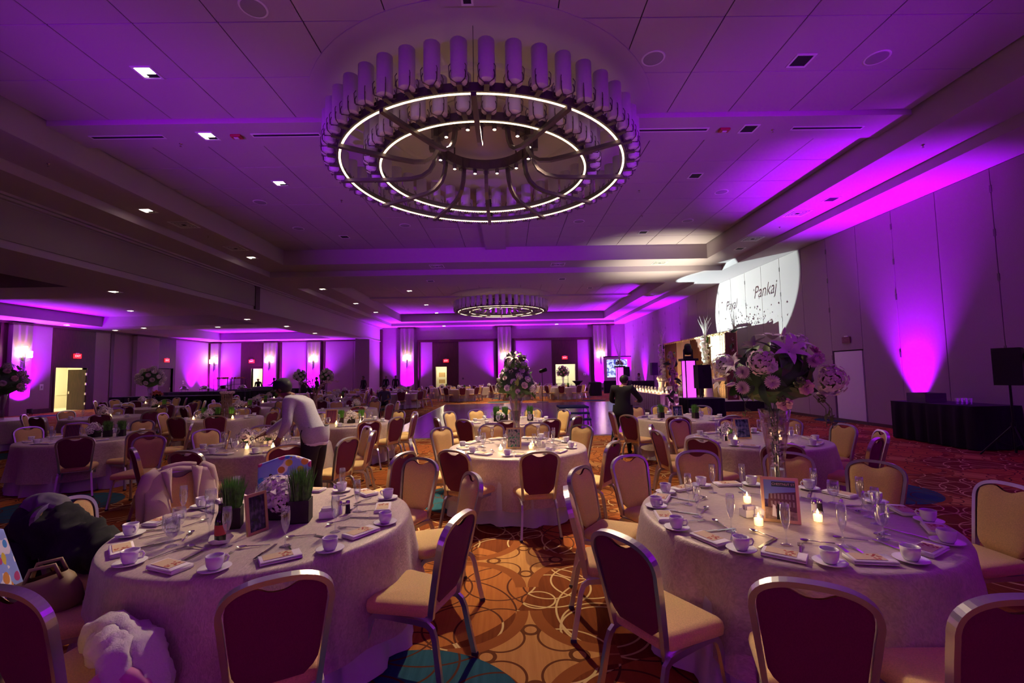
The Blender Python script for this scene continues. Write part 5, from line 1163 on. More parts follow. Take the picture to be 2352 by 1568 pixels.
for o in low.children:
    if o.name.startswith('bloom'): o.data = ORL
st = MB()
for k in range(5): st.box(-.9+.03*k, .9-.02*k, -.35, .35, .05*k, .05*k+.045, .01)
tag(st.obj('linen_stack', M['greystack'], None, loc=(-15.3, 29.1, .952)), 'stack of folded grey linens on the black buffet', 'linen')
# right wall service table, racks and loudspeaker
draped_table(9.50, 10.55, 9.35, 11.35, .90, 'black draped service table against the right wall')
def crate(x, y, z, l):
    t = empty('glass_rack', (x, y, z+.002)); tag(t, 'dark glass rack on the black service table, '+l, 'rack', 'stacked glass racks'); mb = MB(); riser(mb, -.24, .24, -.24, .24, 0, .10, .01); mb.obj('sides', M['greystack'], t); mb = MB()
    for k in range(5): mb.box(-.24, .24, -.2+.1*k-.006, -.2+.1*k+.006, 0, .05); mb.box(-.2+.1*k-.006, -.2+.1*k+.006, -.24, .24, 0, .05)
    mb.obj('grid', M['greystack'], t)
for k, l in enumerate(('lower','upper')): crate(9.95, 10.85, .90+.105*k, l+' one of the stack')
for k in range(6):
    o = mobj('tumbler', MB().lathe([(.0001,0),(.032,0),(.038,.13),(.036,.13),(.03,.005),(.0001,.005)], 12).mesh('tumbler', M['glass'], True), None, (9.8+.1*(k % 3), 9.85+.1*(k//3), .902)); tag(o, 'clear tumbler standing on the black service table', 'glass', 'tumblers on the service table')
def speaker(x, y, z0, rz, label, s_=1.0, pole=True, base_z=0.0, h=.70, w=.42):
    t = empty('loudspeaker', (x, y, z0), rz); tag(t, label, 'loudspeaker', 'black loudspeakers')
    pts = [(-w/2,-.19),(w/2,-.19),(w*.36,.19),(-w*.36,.19)]; MB().prism(pts, 0, h).obj('cabinet', M['speakerblack'], t)
    MB().box(-w/2+.02, w/2-.02, -.2, -.19, .02, h-.02).obj('grille', M['blackmetal'], t)
    MB().lathe([(.0001,-.0),(.055,0),(.10,.02),(.0001,.03)], 16).obj('horn', M['black'], t, loc=(0,-.205,h*.75), rot=(PI/2,0,0))
    if pole:
        p = empty('tripod_stand', (x, y, base_z), rz); tag(p, 'black tripod stand under the '+label.replace('black loudspeaker ',''), 'stand'); MB().tube([(0,0,.1),(0,0,z0-base_z-.002)], .02, 8).obj('pole', M['blackmetal'], p)
        for k in range(3): a = PI/2+2*PI*k/3; MB().tube([(0,0,.62),(.48*math.cos(a),.48*math.sin(a),.015)], .014, 6).obj('leg', M['blackmetal'], p); MB().tube([(0,0,.2),(.26*math.cos(a),.26*math.sin(a),.30)], .009, 6).obj('brace', M['blackmetal'], p)
        MB().lathe([(.035,.56),(.035,.66)], 10).obj('collar', M['blackmetal'], p)
speaker(9.45, 8.55, 1.36, math.radians(35), 'black loudspeaker on tripod at the right picture edge')
speaker(9.95, 31.2, 1.45, math.radians(10), 'black loudspeaker on pole left of the stage', h=.85, w=.45); speaker(9.2, 35.6, 1.35, 0, 'black loudspeaker beside the projection screen', h=.75, w=.45)
# ---------------------------------------------------------------- stage and wedding backdrop
stg = MB().box(7.55, 10.62, 19.0, 29.4, .0, .42).obj('stage_riser', M['black']); tag(stg, 'low black stage riser along the right wall', 'stage'); MB().box(7.55, 10.62, 19.0, 29.4, .42, .44).obj('stage_top', M['stagewhite'], stg)
for k in range(8): MB().box(7.53, 7.55, 19.05+1.3*k, 20.3+1.3*k, .03, .41).obj('skirt_panel', M['stagewhite'], stg)
sp_ = MB().box(0, .5, 0, 1.1, 0, .2).obj('stage_step', M['black']); sp_.location = (7.0, 17.9+.9, 0); tag(sp_, 'black step at the near corner of the stage', 'step')
XB = 9.9; bd = empty('wedding_backdrop', (XB, 24.0, .44)); tag(bd, 'draped gold and rust wedding backdrop on the stage', 'backdrop')
def drape(y0, y1, m, name, dx=0.0, z1=2.98):
    n = max(8, int((y1-y0)/.05))
    def fn(u, v): y = y0+(y1-y0)*u; return (dx+.035*math.sin(y*29)+.015*math.sin(y*61), y-24.0, .0+z1*v)
    MB().grid(fn, n, 6).obj(name, M[m], bd, True)
for (y0, y1, m) in ((26.6,28.6,'rosedrape'),(24.6,26.6,'golddrape'),(22.4,24.6,'rosedrape'),(21.7,22.4,'golddrape'),(20.3,21.7,'sequin'),(19.7,20.3,'rosedrape')): drape(y0, y1, m, {'rosedrape':'rust_drape','golddrape':'gold_drape','sequin':'sequin_drape'}[m])
MB().box(-.04, .06, -4.4, 4.7, 2.96, 3.02).obj('top_rail', M['goldtrim'], bd)
gb = MB()
for k in range(90): gb.ball((-.05, -4.3+.1*k, 2.96+.02*math.sin(k*2)), .045, 6, 4)
tag(gb.obj('bead_swag', M['goldtrim'], bd, True), kind='stuff')
MB().box(-.5, 0, -4.42, -4.36, 0, 2.9).obj('side_drape', M['rosedrape'], bd)
for y in (-4.4, 4.7): MB().tube([(0,y,-.42),(0,y,3.0)], .03, 8).obj('post', M['goldtrim'], bd)
def garland_post(x, y, z, h, label, twigs=True, seed=0, kind=('rose_white','mum','leaf','hydrangea_white','leaf')):
    t = empty('flower_garland_post', (x, y, z)); tag(t, label, 'flower post', 'flower garland posts'); rnd = random.Random(seed)
    MB().tube([(0,0,0),(0,0,h)], .04, 8).obj('post', M['stagewhite'], t)
    n = int(h*17)
    for k in range(n):
        zz = h*(k+.5)/n; a = k*2.39996; kd = kind[k % len(kind)]; stick(t, kd, (.06*math.cos(a), .06*math.sin(a), zz), (math.cos(a), math.sin(a), .2), .06, 2.5 if kd != 'hydrangea_white' else 1.5, k)
    if twigs:
        for k in range(9):
            a = rnd.uniform(0,2*PI); r_ = rnd.uniform(.12,.35); L_ = rnd.uniform(.7,1.25); MB().tube([(0,0,h-.1),(r_*.3*math.cos(a),r_*.3*math.sin(a),h+L_*.4),(r_*.7*math.cos(a+.3),r_*.7*math.sin(a+.3),h+L_*.75),(r_*math.cos(a),r_*math.sin(a),h+L_)], [.014,.011,.008,.004], 5).obj('twig', M['twigwhite'], t)
garland_post(9.75, 28.75, .44, 2.9, 'white flower post with birch twigs at the left end of the backdrop', True, 1); garland_post(9.75, 22.4, .44, 2.9, 'white flower post with birch twigs in the middle of the backdrop', True, 2); garland_post(9.7, 19.75, .44, 3.0, 'dark purple lit flower post at the right end of the backdrop', False, 3, ('rose','leaf','mum','leaf'))
def lit_pillar(x, y, label, h=2.12):
    t = empty('lit_pillar', (x, y, 0.0)); tag(t, label, 'pillar')
    for k in range(4): MB().box(-.02, .02, -.02, .02, .0, h).obj('corner_post', M['blackmetal'], t, loc=(.2*(-1)**k, .2*(1 if k < 2 else -1), 0))
    for k in range(4):
        a = PI/2*k; MB().box(-.18, .18, .195, .20, .62, h).obj('acrylic_panel', M['acrylic'], t, rot=(0,0,a)); MB().box(-.18, .18, .195, .20, .0, .62).obj('acrylic_panel', M['acrylichot'], t, rot=(0,0,a))
    MB().box(-.30, .30, -.30, .30, h, h+.1, .01).obj('top_plate', M['black'], t)
lit_pillar(7.35, 18.55, 'glowing magenta pillar with black top in front of the stage'); lit_pillar(7.30, 29.9, 'glowing magenta pillar with birch twigs left of the stage', 2.0)
garland_post(6.62, 18.36, 0, 2.45, 'purple lit flower garland beside the near glowing pillar', False, 5, ('rose','leaf','mum','leaf')); 
gp = empty('twig_bouquet', (7.30, 29.9, 2.102)); tag(gp, 'white birch twig bouquet on the far glowing pillar', 'flowers')
for k in range(10): a = k*2.4; MB().tube([(0,0,0),(.06*math.cos(a),.06*math.sin(a),.6),(.25*math.cos(a)-.1,.25*math.sin(a),1.5+.06*k)], [.016,.012,.005], 5).obj('twig', M['twigwhite'], gp)
for k in range(12): a = k*2.4; stick(gp, ('hydrangea_white','leaf','rose_white')[k % 3], (.08*math.cos(a),.08*math.sin(a),.12+.04*(k % 4)), (math.cos(a),math.sin(a),.4), .06, 1.5, k)
mh = empty('moving_head_light', (7.35, 18.55, 2.222)); tag(mh, 'black moving head light on top of the near glowing pillar', 'stage light'); MB().box(-.16, .16, -.13, .13, 0, .1, .01).obj('base', M['black'], mh); MB().rect([(-.17,0,.08),(-.17,0,.34),(-.13,0,.40)], .08, .04, up=(1,0,0)).obj('yoke', M['black'], mh); MB().rect([(.17,0,.08),(.17,0,.34),(.13,0,.40)], .08, .04, up=(1,0,0)).obj('yoke', M['black'], mh); MB().lathe([(.0001,.14),(.13,.16),(.15,.32),(.14,.50),(.09,.60),(.0001,.62)], 16).obj('head', M['black'], mh, True)
sb = draped_table(6.55, 7.85, 16.6, 17.6, .70, 'black draped box under the stage front loudspeaker', name='draped_box'); speaker(7.25, 17.1, 1.06, math.radians(15), 'black loudspeaker in front of the stage', h=.88, w=.58, base_z=.702, pole=False)
pl = MB().tube([(7.25,17.1,.704),(7.25,17.1,1.058)], .025, 8).obj('speaker_pole', M['blackmetal']); tag(pl, 'short black pole under the stage front loudspeaker', 'pole')
# loveseat on the stage
sf = empty('loveseat', (9.0, 24.2, .44), PI/2); tag(sf, 'white and gold ornate loveseat on the stage', 'sofa')
MB().box(-.9, .9, -.35, .35, .25, .45, .05).obj('seat', M['stagewhite'], sf, True); MB().grid(lambda u, v: ((u-.5)*1.9, -.38-.06*v, .4+v*(.55+.22*math.sin(PI*u))), 16, 6).obj('backrest', M['stagewhite'], sf, True)
MB().tube([((u/16-.5)*1.95, -.45, .4+.58+.22*math.sin(PI*u/16)) for u in range(17)], .035, 8).obj('crest_rail', M['goldtrim'], sf, True)
for s_ in (-1,1):
    MB().tube([(s_*.92,-.35,.75),(s_*.95,.1,.72),(s_*.93,.36,.66),(s_*.93,.38,.42)], .04, 8).obj('armrest', M['goldtrim'], sf, True)
    for yy in (-.3,.3): MB().tube([(s_*.85,yy,.26),(s_*.9,yy,.1),(s_*.87,yy,.0)], [.035,.025,.018], 8).obj('leg', M['goldtrim'], sf, True)
for i, (y, l) in enumerate(((21.0,'right end of the stage'),(27.4,'left end of the stage'))):
    p = empty('flower_plinth', (9.2, y, .44)); tag(p, 'white plinth with gold flowers at the '+l, 'plinth'); MB().lathe([(.0001,0),(.26,0),(.26,.04),(.2,.08),(.19,.62),(.26,.66),(.0001,.66)], 18).obj('column', M['stagewhite'], p, True)
    for k in range(22): a = k*2.4; zz = 1-(k+.5)/22*1.1; r_ = math.sqrt(max(0,1-zz*zz)); stick(p, ('hydrangea_white','rose_cream','mum')[k % 3], (0,0,.76), (r_*math.cos(a), r_*math.sin(a), zz), .18, 1.6, k)
for (y, t_, l) in ((21.9,(9.9,20.4,1.6),'right end'),(23.2,(9.9,22.6,2.2),'middle right'),(25.3,(9.9,25.4,2.0),'middle left'),(27.4,(9.9,27.3,1.6),'left end')): uplight((7.85, y, .44), t_, 'small black warm stage light on the riser edge, '+l, 190, WARM, 80)
lamp('SPOT', 'moving_head_beam', (7.35, 18.55, 2.92), (1.0,.92,.66), 1500, (6.7, 19.3, ZB), size=.05, angle=82, blend=.9)
# long candle table
draped_table(6.2, 7.0, 18.9, 25.6, .76, 'long champagne draped table with rows of candles before the stage', 'champagne', 'candle_table')
for r_ in range(2):
    for k in range(13):
        x, y = 6.38+.42*r_, 19.2+.5*k; t = empty('candle_cylinder', (x, y, .763)); tag(t, '%s candle in glass cylinder on the long stage table, %s from its near end' % (('short','tall')[r_], ['first','second','third','fourth','fifth','sixth','seventh','eighth','ninth','tenth','eleventh','twelfth','thirteenth'][k]), 'candle', 'candles on the long stage table'); s_ = 1.5 if r_ else 1.0
        MB().lathe([(.0001,0),(.05,0),(.05,.16*s_),(.047,.16*s_),(.047,.004),(.0001,.004)], 12).obj('glass_cylinder', M['glass'], t, True); MB().cyl(.038, .006, .09, 10).obj('wax', M['wax'], t)
for k in range(3): lamp('POINT', 'candle_glow', (6.5, 20.0+2.2*k, 1.05), WARM, 9, size=.1)
# projection screen, cart, cocktail table, riser, spotlight stand
ps = empty('projection_screen', (8.85, 37.0, 0)); tag(ps, 'projection screen showing a bright picture by the far right corner', 'screen')
MB().box(-1.12, 1.12, -.03, .03, 1.0, 2.92, .01).obj('border', M['stagewhite'], ps); MB().box(-1.15, 1.15, -.04, .04, 2.92, 3.0).obj('top_bar', M['black'], ps); draped = MB().box(-1.15, 1.15, -.1, .1, 0, 1.0).obj('black_skirt', M['blackcloth'], ps)
sm = bpy.data.materials.new('screen_image'); sm.use_nodes = True; nt = sm.node_tree; bb = nt.nodes['Principled BSDF']; n_ = nt.nodes.new('ShaderNodeTexNoise'); n_.inputs['Scale'].default_value = 3.2; n_.inputs['Detail'].default_value = 5; n_.inputs['Distortion'].default_value = 1.5; rr = nt.nodes.new('ShaderNodeValToRGB'); e = rr.color_ramp.elements
e[0].position = .40; e[1].position = .56; e[0].color = (.05,.06,.45,1); e[1].color = (.75,.85,1,1); tc = nt.nodes.new('ShaderNodeTexCoord'); nt.links.new(tc.outputs['Object'], n_.inputs['Vector']); nt.links.new(n_.outputs['Fac'], rr.inputs[0]); nt.links.new(rr.outputs[0], bb.inputs['Emission Color']); bb.inputs['Emission Strength'].default_value = 1.1; bb.inputs['Base Color'].default_value = (.1,.1,.2,1)
MB().box(-.86, .80, -.034, -.031, 1.28, 2.72).obj('picture', sm, ps)
draped_table(5.95, 6.75, 33.2, 34.0, 1.0, 'black draped bar cart near the far right pier', name='draped_cart'); 
ct = empty('cocktail_table', (5.35, 35.5, 0)); tag(ct, 'high black cocktail table before the right far doorway', 'table'); MB().cyl(.42, 1.05, 1.08, 24).obj('top', M['black'], ct); MB().lathe([(.42,1.06),(.16,.8),(.14,.3),(.34,.01)], 20).obj('spandex_cover', M['blackcloth'], ct, True)
dj = draped_table(8.7, 10.3, 32.3, 33.0, 1.05, 'black draped equipment desk left of the stage', name='equipment_desk')
rs = empty('portable_steps', (2.2, 15.6, .025)); tag(rs, 'dark blue carpeted portable riser with steps on the dance floor', 'steps')
MB().box(-.5, .5, -.1, .9, .5, .56, .01).obj('platform', M['carpetblue'], rs); MB().box(-.48, .48, -.38, -.1, .33, .38, .01).obj('step', M['carpetblue'], rs); MB().box(-.48, .48, -.66, -.38, .15, .20, .01).obj('step', M['carpetblue'], rs)
for s_ in (-1,1):
    MB().rect([(s_*.46,-.64,.0),(s_*.46,-.1,.46),(s_*.46,.88,.50)], .04, .04).obj('side_rail', M['floortrim'], rs)
    for yy in (-.06,.86): MB().box(s_*.46-.02, s_*.46+.02, yy-.02, yy+.02, 0, .5).obj('leg', M['floortrim'], rs)
# gobo projector on a stand
GP = Vector((2.0, 27.3, 1.86)); GT = Vector((XR, 20.7, 4.72)); gd = nrm(GT-GP)
gs = empty('spotlight_stand', (GP.x, GP.y, 0)); tag(gs, 'black light stand carrying the monogram projector', 'stand'); MB().tube([(0,0,.03),(0,0,GP.z-.17)], .018, 8).obj('pole', M['blackmetal'], gs)
MB().lathe([(.0001,0),(.36,0),(.36,.02),(.05,.03),(.0001,.03)], 20).obj('base_plate', M['blackmetal'], gs)
gp = empty('monogram_projector', tuple(GP)); tag(gp, 'black spotlight projector with bright lens throwing the monogram', 'projector'); q = gd.to_track_quat('Z', 'Y').to_euler()
MB().lathe([(.0001,-.16),(.10,-.16),(.11,-.12),(.11,.30),(.105,.30),(.105,-.10),(.0001,-.10)], 24).obj('barrel', M['blackmetal'], gp, True, rot=q); MB().ball((0,0,-.07), .03, 10, 8).obj('lamp', mat('gobolamp', (1,1,1), .5, emit=(.7,.95,1), estr=60), gp, rot=q); MB().tube([(0,0,-.17),(0,0,-.10)], .02, 8).obj('yoke', M['blackmetal'], gp)
lamp('SPOT', 'monogram_beam', tuple(GP), WHITE, P_GOBO, tuple(GT), size=.0, angle=27.0, blend=.06)
def gobo_from_wall(me_pts_faces, name, mt):
    vs, fs = me_pts_faces; D = .12; out = []
    for p in vs: r_ = Vector(p)-GP; out.append(r_*(D/r_.dot(gd)))
    o = MB(); o.add(out, fs); return o.obj(name, M[mt], gp)
def wall_text(s_, y0, y1, zc, name):
    me = text_mesh(s_, 1.0, M['black'], .35); xs = [v.co.x for v in me.vertices]; w = max(xs)-min(xs); k = abs(y1-y0)/w; yc = (y0+y1)/2; xm = (max(xs)+min(xs))/2
    return gobo_from_wall(([(XR, yc-(v.co.x-xm)*k, zc+v.co.y*k*1.15) for v in me.vertices], [tuple(p.vertices) for p in me.polygons]), name, 'black')
wall_text('Pankaj', 19.75, 18.0, 5.05, 'gobo_lettering'); wall_text('Payal', 22.35, 21.2, 4.85, 'gobo_lettering')
vs, fs = [], []; rnd = random.Random(9)
for k in range(170):
    y = rnd.gauss(20.2, 1.2); z = 3.6+abs(rnd.gauss(0,.5)); s_ = rnd.uniform(.015,.05); n = len(vs); a0 = rnd.uniform(0,3)
    vs += [(XR, y+s_*math.cos(a0+a*PI/2.5)*(1.4 if a % 2 else .7), z+s_*math.sin(a0+a*PI/2.5)) for a in range(5)]; fs.append(tuple(range(n, n+5)))
tag(gobo_from_wall((vs, fs), 'gobo_petals', 'black'), kind='stuff')
bn = [(XR,21.45,3.72),(XR,20.35,3.70),(XR,20.35,3.84),(XR,21.45,3.86),(XR,21.7,3.66),(XR,21.4,3.68),(XR,21.4,3.80),(XR,21.7,3.80),(XR,20.1,3.66),(XR,20.4,3.66),(XR,20.4,3.80),(XR,20.1,3.78)]
gobo_from_wall((bn, [(0,1,2,3),(4,5,6,7),(8,9,10,11)]), 'gobo_banner', 'black')
# ---------------------------------------------------------------- people
def person(label, loc, rz, J, mats, hands=False, sc=1.0, girth=1.0, name='person'):
    """J: joint positions in the person's own frame (x right, y forward, z up)"""
    V, E, Rr, tagz = [], [], [], []
    def v(p, r, z='top', link=None, r2=None):
        V.append(Vector(p)); Rr.append((r, r2 or r)); tagz.append(z)
        if link is not None: E.append((link, len(V)-1))
        return len(V)-1
    g = girth; pel = v(J['pelvis'], .135*g, 'leg', None, .115*g); P, C_, Nk = Vector(J['pelvis']), Vector(J['chest']), Vector(J['neck'])
    w_ = v(P.lerp(C_, .42), .125*g, 'top', pel, .105*g); ch = v(C_, .145*g, 'top', w_, .115*g); ub = v(C_.lerp(Nk, .55), .115*g, 'top', ch, .085*g); nb = v(C_.lerp(Nk, .85), .062, 'top', ub); nk = v(Nk, .055, 'skin', nb)
    H, HT = Vector(J['head']), Vector(J['crown']); up = nrm(HT-H); fwd = nrm(Vector(J['face'])-up*Vector(J['face']).dot(up))
    jw = v(H-up*.055+fwd*.02, .066, 'skin', nk); hc = v(H+up*.01, .088, 'skin', jw, .080); ht = v(HT-up*.06, .080, 'skin', hc, .074)
    hand_i = {}
    for s_ in ('l', 'r'):
        sh = v(J['shoulder_'+s_], .066*g, 'top', ub); S, El, Wr = (Vector(J[k+s_]) for k in ('shoulder_', 'elbow_', 'wrist_'))
        m1 = v(S.lerp(El, .5), .052*g, 'top', sh); el = v(El, .045*g, 'top', m1); m2 = v(El.lerp(Wr, .45), .043*g, 'top', el); wr = v(Wr, .031, 'top', m2)
        Hd = Vector(J['hand_'+s_]); hd = v(Wr.lerp(Hd, .55), .032, 'skin', wr, .024); d = nrm(Hd-Wr); hand_i[s_] = hd
        if hands:
            side_ = nrm(d.cross(Vector((0,0,1))) if abs(d.z) < .9 else Vector((0,1,0))); nrmv = nrm(side_.cross(d))
            for k, ln in enumerate((.062,.072,.068,.052)):
                o = side_*(-.026+.0175*k); b0 = Wr.lerp(Hd, .95)+o; a = v(b0, .0095, 'skin', hd); b1 = v(b0+d*ln*.55-nrmv*.006, .0088, 'skin', a); v(b0+d*ln*.95-nrmv*.022, .0078, 'skin', b1)
            b0 = Wr.lerp(Hd, .45)-side_*.036; a = v(b0, .0105, 'skin', hd); b1 = v(b0+d*.03-side_*.016, .0095, 'skin', a); v(b0+d*.055-side_*.016-nrmv*.008, .0085, 'skin', b1)
        else: v(Hd+d*.07, .020, 'skin', hd)
        hp = v(J['hip_'+s_], .088*g, 'leg', pel); Hp, Kn, An = (Vector(J[k+s_]) for k in ('hip_', 'knee_', 'ankle_'))
        t1 = v(Hp.lerp(Kn, .45), .080*g, 'leg', hp); kn = v(Kn, .060*g, 'leg', t1); c1 = v(Kn.lerp(An, .4), .056*g, 'leg', kn); an = v(An, .042, 'leg', c1); v(J['toe_'+s_], .034, 'shoe', v(An+Vector((0,0,-.045)), .040, 'shoe', an))
    me = bpy.data.meshes.new('body'); me.from_pydata([tuple(p) for p in V], E, []); o = bpy.data.objects.new('body', me); COL.objects.link(o)
    sk = o.modifiers.new('skin', 'SKIN'); sk.use_smooth_shade = True; ss = o.modifiers.new('sub', 'SUBSURF'); ss.levels = 2
    d_ = me.skin_vertices[0].data
    for i, r_ in enumerate(Rr): d_[i].radius = r_; d_[i].use_root = (i == 0)
    dg = bpy.context.evaluated_depsgraph_get(); m2 = bpy.data.meshes.new_from_object(o.evaluated_get(dg)); bpy.data.objects.remove(o); m2.name = 'body'
    m2.materials.clear(); slot = {}
    for k in ('top', 'leg', 'skin', 'shoe'): slot[k] = len(m2.materials); m2.materials.append(M[mats[k]])
    segs = [(np.array(V[a]), np.array(V[b_]), tagz[b_]) for a, b_ in E]
    A = np.array([s_[0] for s_ in segs]); B_ = np.array([s_[1] for s_ in segs]); D = B_-A; L2 = (D**2).sum(1)+1e-9
    for p in m2.polygons:
        c = np.array(p.center); tt = np.clip(((c-A)*D).sum(1)/L2, 0, 1); q = A+D*tt[:,None]; k = int(np.argmin(((c-q)**2).sum(1))); p.material_index = slot[segs[k][2]]
    m2.polygons.foreach_set('use_smooth', [True]*len(m2.polygons))
    t = empty(name, loc, rz); t.scale = (sc,)*3; tag(t, label, 'person'); mobj('body', m2, t)
    # head details
    R_ = Matrix((fwd.cross(up), fwd, up)).transposed().to_4x4(); R_.translation = H
    q = R_.to_euler(); hp_ = H
    MB().lathe([(.0001,.0),(.012,.004),(.014,.016),(.007,.034),(.0001,.044)], 8).obj('nose', M[mats['skin']], t, True, loc=tuple(hp_+fwd*.083-up*.025), rot=q)
    for s_ in (-1,1): MB().ball((0,0,0), .03, 8, 6, (.35,.6,1)).obj('ear', M[mats['skin']], t, True, loc=tuple(hp_+(fwd.cross(up))*.083*s_-up*.005), rot=q); MB().ball((0,0,0), .011, 8, 6).obj('eye', M['whiteshirt'], t, True, loc=tuple(hp_+(fwd.cross(up))*.032*s_+fwd*.080+up*.012), rot=q)
    MB().ball((0,0,0), .022, 8, 6, (1,.4,.3)).obj('mouth', M['redprint'], t, True, loc=tuple(hp_+fwd*.078-up*.062), rot=q)
    if mats.get('hair'):
        hb = MB(); hb.ball((0,-.008,.028), .103, 14, 10, (.93,1.05,1.0)); keep = [f for f in hb.f if not (sum(hb.v[i][1] for i in f)/len(f) > .03 and sum(hb.v[i][2] for i in f)/len(f) < .065) and sum(hb.v[i][2] for i in f)/len(f) > -.05]; hb.f = keep; hb.mi = [0]*len(keep); hb.obj('hair', M[mats['hair']], t, True, loc=tuple(hp_), rot=q)
    if mats.get('cap'):
        cb = MB(); cb.lathe([(.104,.02),(.107,.05),(.100,.09),(.075,.125),(.03,.142),(.0001,.145)], 18); cb.grid(lambda u, v_: ((u-.5)*.17*(1-.25*v_), .09+.085*v_*math.cos((u-.5)*1.6), .035-.012*v_-.05*(u-.5)**2), 8, 3); cb.obj('cap', M[mats['cap']], t, True, loc=tuple(hp_), rot=q)
    return t
def stand(**k):
    J = dict(pelvis=(0,0,.96), chest=(0,0,1.28), neck=(0,.01,1.50), head=(0,.03,1.62), crown=(0,.03,1.75), face=(0,1,0),
        shoulder_l=(-.19,0,1.42), elbow_l=(-.25,-.02,1.13), wrist_l=(-.25,.06,.90), hand_l=(-.25,.09,.82), shoulder_r=(.19,0,1.42), elbow_r=(.25,-.02,1.13), wrist_r=(.25,.06,.90), hand_r=(.25,.09,.82),
        hip_l=(-.10,0,.92), knee_l=(-.11,.02,.50), ankle_l=(-.11,-.01,.085), toe_l=(-.13,.14,.034), hip_r=(.10,0,.92), knee_r=(.11,.02,.50), ankle_r=(.11,-.01,.085), toe_r=(.13,.14,.034))
    J.update(k); return J
DK = dict(top='suit', leg='suit', skin='skin', shoe='black', hair='hair')
# man in cap and grey sweatshirt leaning over the table
J = stand(pelvis=(0,-.05,.97), chest=(0,.12,1.30), neck=(0,.28,1.47), head=(0,.38,1.55), crown=(0,.42,1.68), face=(-.1,.85,-.35),
    shoulder_l=(-.20,.18,1.40), elbow_l=(-.31,.13,1.15), wrist_l=(-.28,.23,1.01), hand_l=(-.27,.26,.955), shoulder_r=(.19,.22,1.39), elbow_r=(.22,.46,1.16), wrist_r=(.12,.66,1.00), hand_r=(.09,.74,.97),
    hip_l=(-.10,-.05,.93), hip_r=(.10,-.05,.93), knee_l=(-.11,-.01,.50), knee_r=(.11,.0,.50), ankle_l=(-.12,-.06,.085), ankle_r=(.11,-.04,.085), toe_l=(-.14,.10,.034), toe_r=(.13,.11,.034))
m1_ = person('person in dark cap and grey sweatshirt leaning over a table, hand on chair', (-2.50,5.83,0), math.radians(84), J, dict(top='greyknit', leg='black', skin='skin', shoe='black', cap='capnavy', hair='hair'), True, 1.03, 1.28)
def hem(J, t, m, z0=.86, z1=1.0, r=.205):
    b = MB(); n = 28; 
    for a in (): pass
    b.lathe([(r*.98,z1),(r*1.04,(z0+z1)/2),(r*1.0,z0+.01),(r*.96,z0)], n); b.v = [(x, y*.78+J['pelvis'][1], z+.006*math.sin(5*math.atan2(y,x))) for x, y, z in b.v]; b.obj('garment_hem', M[m], t, True)
hem(J, m1_, 'greyknit', .91, 1.10, .19); hem(J, m1_, 'whiteshirt', .875, .93, .18)
sc_ = empty('scissors', (-3.33, 5.97, .95), .8); tag(sc_, 'black scissors held by the person in the cap', 'scissors'); MB().rect([(0,0,0),(-.09,.02,-.10)], .012, .003).obj('blade', M['blackmetal'], sc_); MB().tube([(.02*math.cos(a), .0, .02+.02*math.sin(a)) for a in [k*PI/5 for k in range(10)]], .004, 5, True).obj('handle', M['black'], sc_)
# man in black suit seen from behind
J = stand(head=(.04,.07,1.58), crown=(.05,.08,1.71), neck=(.01,.03,1.47), face=(.55,.8,-.35), elbow_r=(.38,.08,1.16), wrist_r=(.30,.30,1.12), hand_r=(.26,.36,1.12), elbow_l=(-.26,.10,1.14), wrist_l=(-.05,.30,1.08), hand_l=(.03,.33,1.08), ankle_l=(-.24,-.06,.085), toe_l=(-.27,.1,.034), knee_l=(-.18,.02,.5), ankle_r=(.10,.05,.085), toe_r=(.12,.2,.034))
m2_ = person('person in black suit standing with back turned beside a round table', (2.42,9.75,0), math.radians(-22), J, dict(top='suit', leg='suit', skin='skinlight', shoe='black', hair='hair'), True, .98, 1.30); hem(J, m2_, 'suit', .80, 1.05, .215)
# seated man
def seated(**k):
    J = stand(pelvis=(0,-.05,.56), chest=(0,-.02,.90), neck=(0,.03,1.12), head=(0,.07,1.23), crown=(0,.09,1.36), shoulder_l=(-.19,0,1.04), shoulder_r=(.19,0,1.04), elbow_l=(-.26,.06,.78), elbow_r=(.26,.06,.78), wrist_l=(-.12,.28,.70), wrist_r=(.12,.28,.70), hand_l=(-.08,.34,.68), hand_r=(.08,.34,.68), hip_l=(-.10,0,.54), hip_r=(.10,0,.54), knee_l=(-.15,.42,.52), knee_r=(.15,.42,.52), ankle_l=(-.15,.40,.085), ankle_r=(.15,.42,.085), toe_l=(-.17,.56,.034), toe_r=(.17,.58,.034), face=(0,1,-.4)); J.update(k); return J
person('person in dark shirt sitting on a chair at the edge of the dance floor', (-5.35,19.7,0), math.radians(185), seated(), dict(DK, top='blueshirt'))
sc2 = dup(CHAIR2, (-5.35, 19.80, 0), math.radians(185)); tag(sc2, 'gold banquet chair under the seated person by the dance floor', 'chair', 'banquet chairs')
def waiter(label, x, y, rz, m=None, z=0.0, **k): return person(label, (x, y, z), math.radians(rz), stand(**k), dict(DK, **(m or {})))
w_ = waiter('bald person in black standing behind the side hall bar counter', -18.9, 34.6, 180, dict(hair=None, skin='skinlight')); 
waiter('person in dark clothes carrying things near the side hall exit pier', -17.8, 34.8, 100, elbow_l=(-.3,.15,1.2), wrist_l=(-.25,.4,1.2), hand_l=(-.25,.46,1.2))
waiter('person in black at the end of the bar counter', -13.2, 31.5, 90); waiter('person in dark jacket bending by the bar counter right end', -12.9, 29.0, 60, chest=(0,.15,1.25), neck=(0,.28,1.40), head=(0,.36,1.48), crown=(0,.42,1.6), shoulder_l=(-.19,.2,1.33), shoulder_r=(.19,.2,1.33))
waiter('person in black standing under the far header beam', -10.6, 33.4, 150); waiter('person in black near the far left pier, left of two', -10.2, 38.0, 170); waiter('person in black near the far left pier, right of two', -9.3, 37.6, 200)
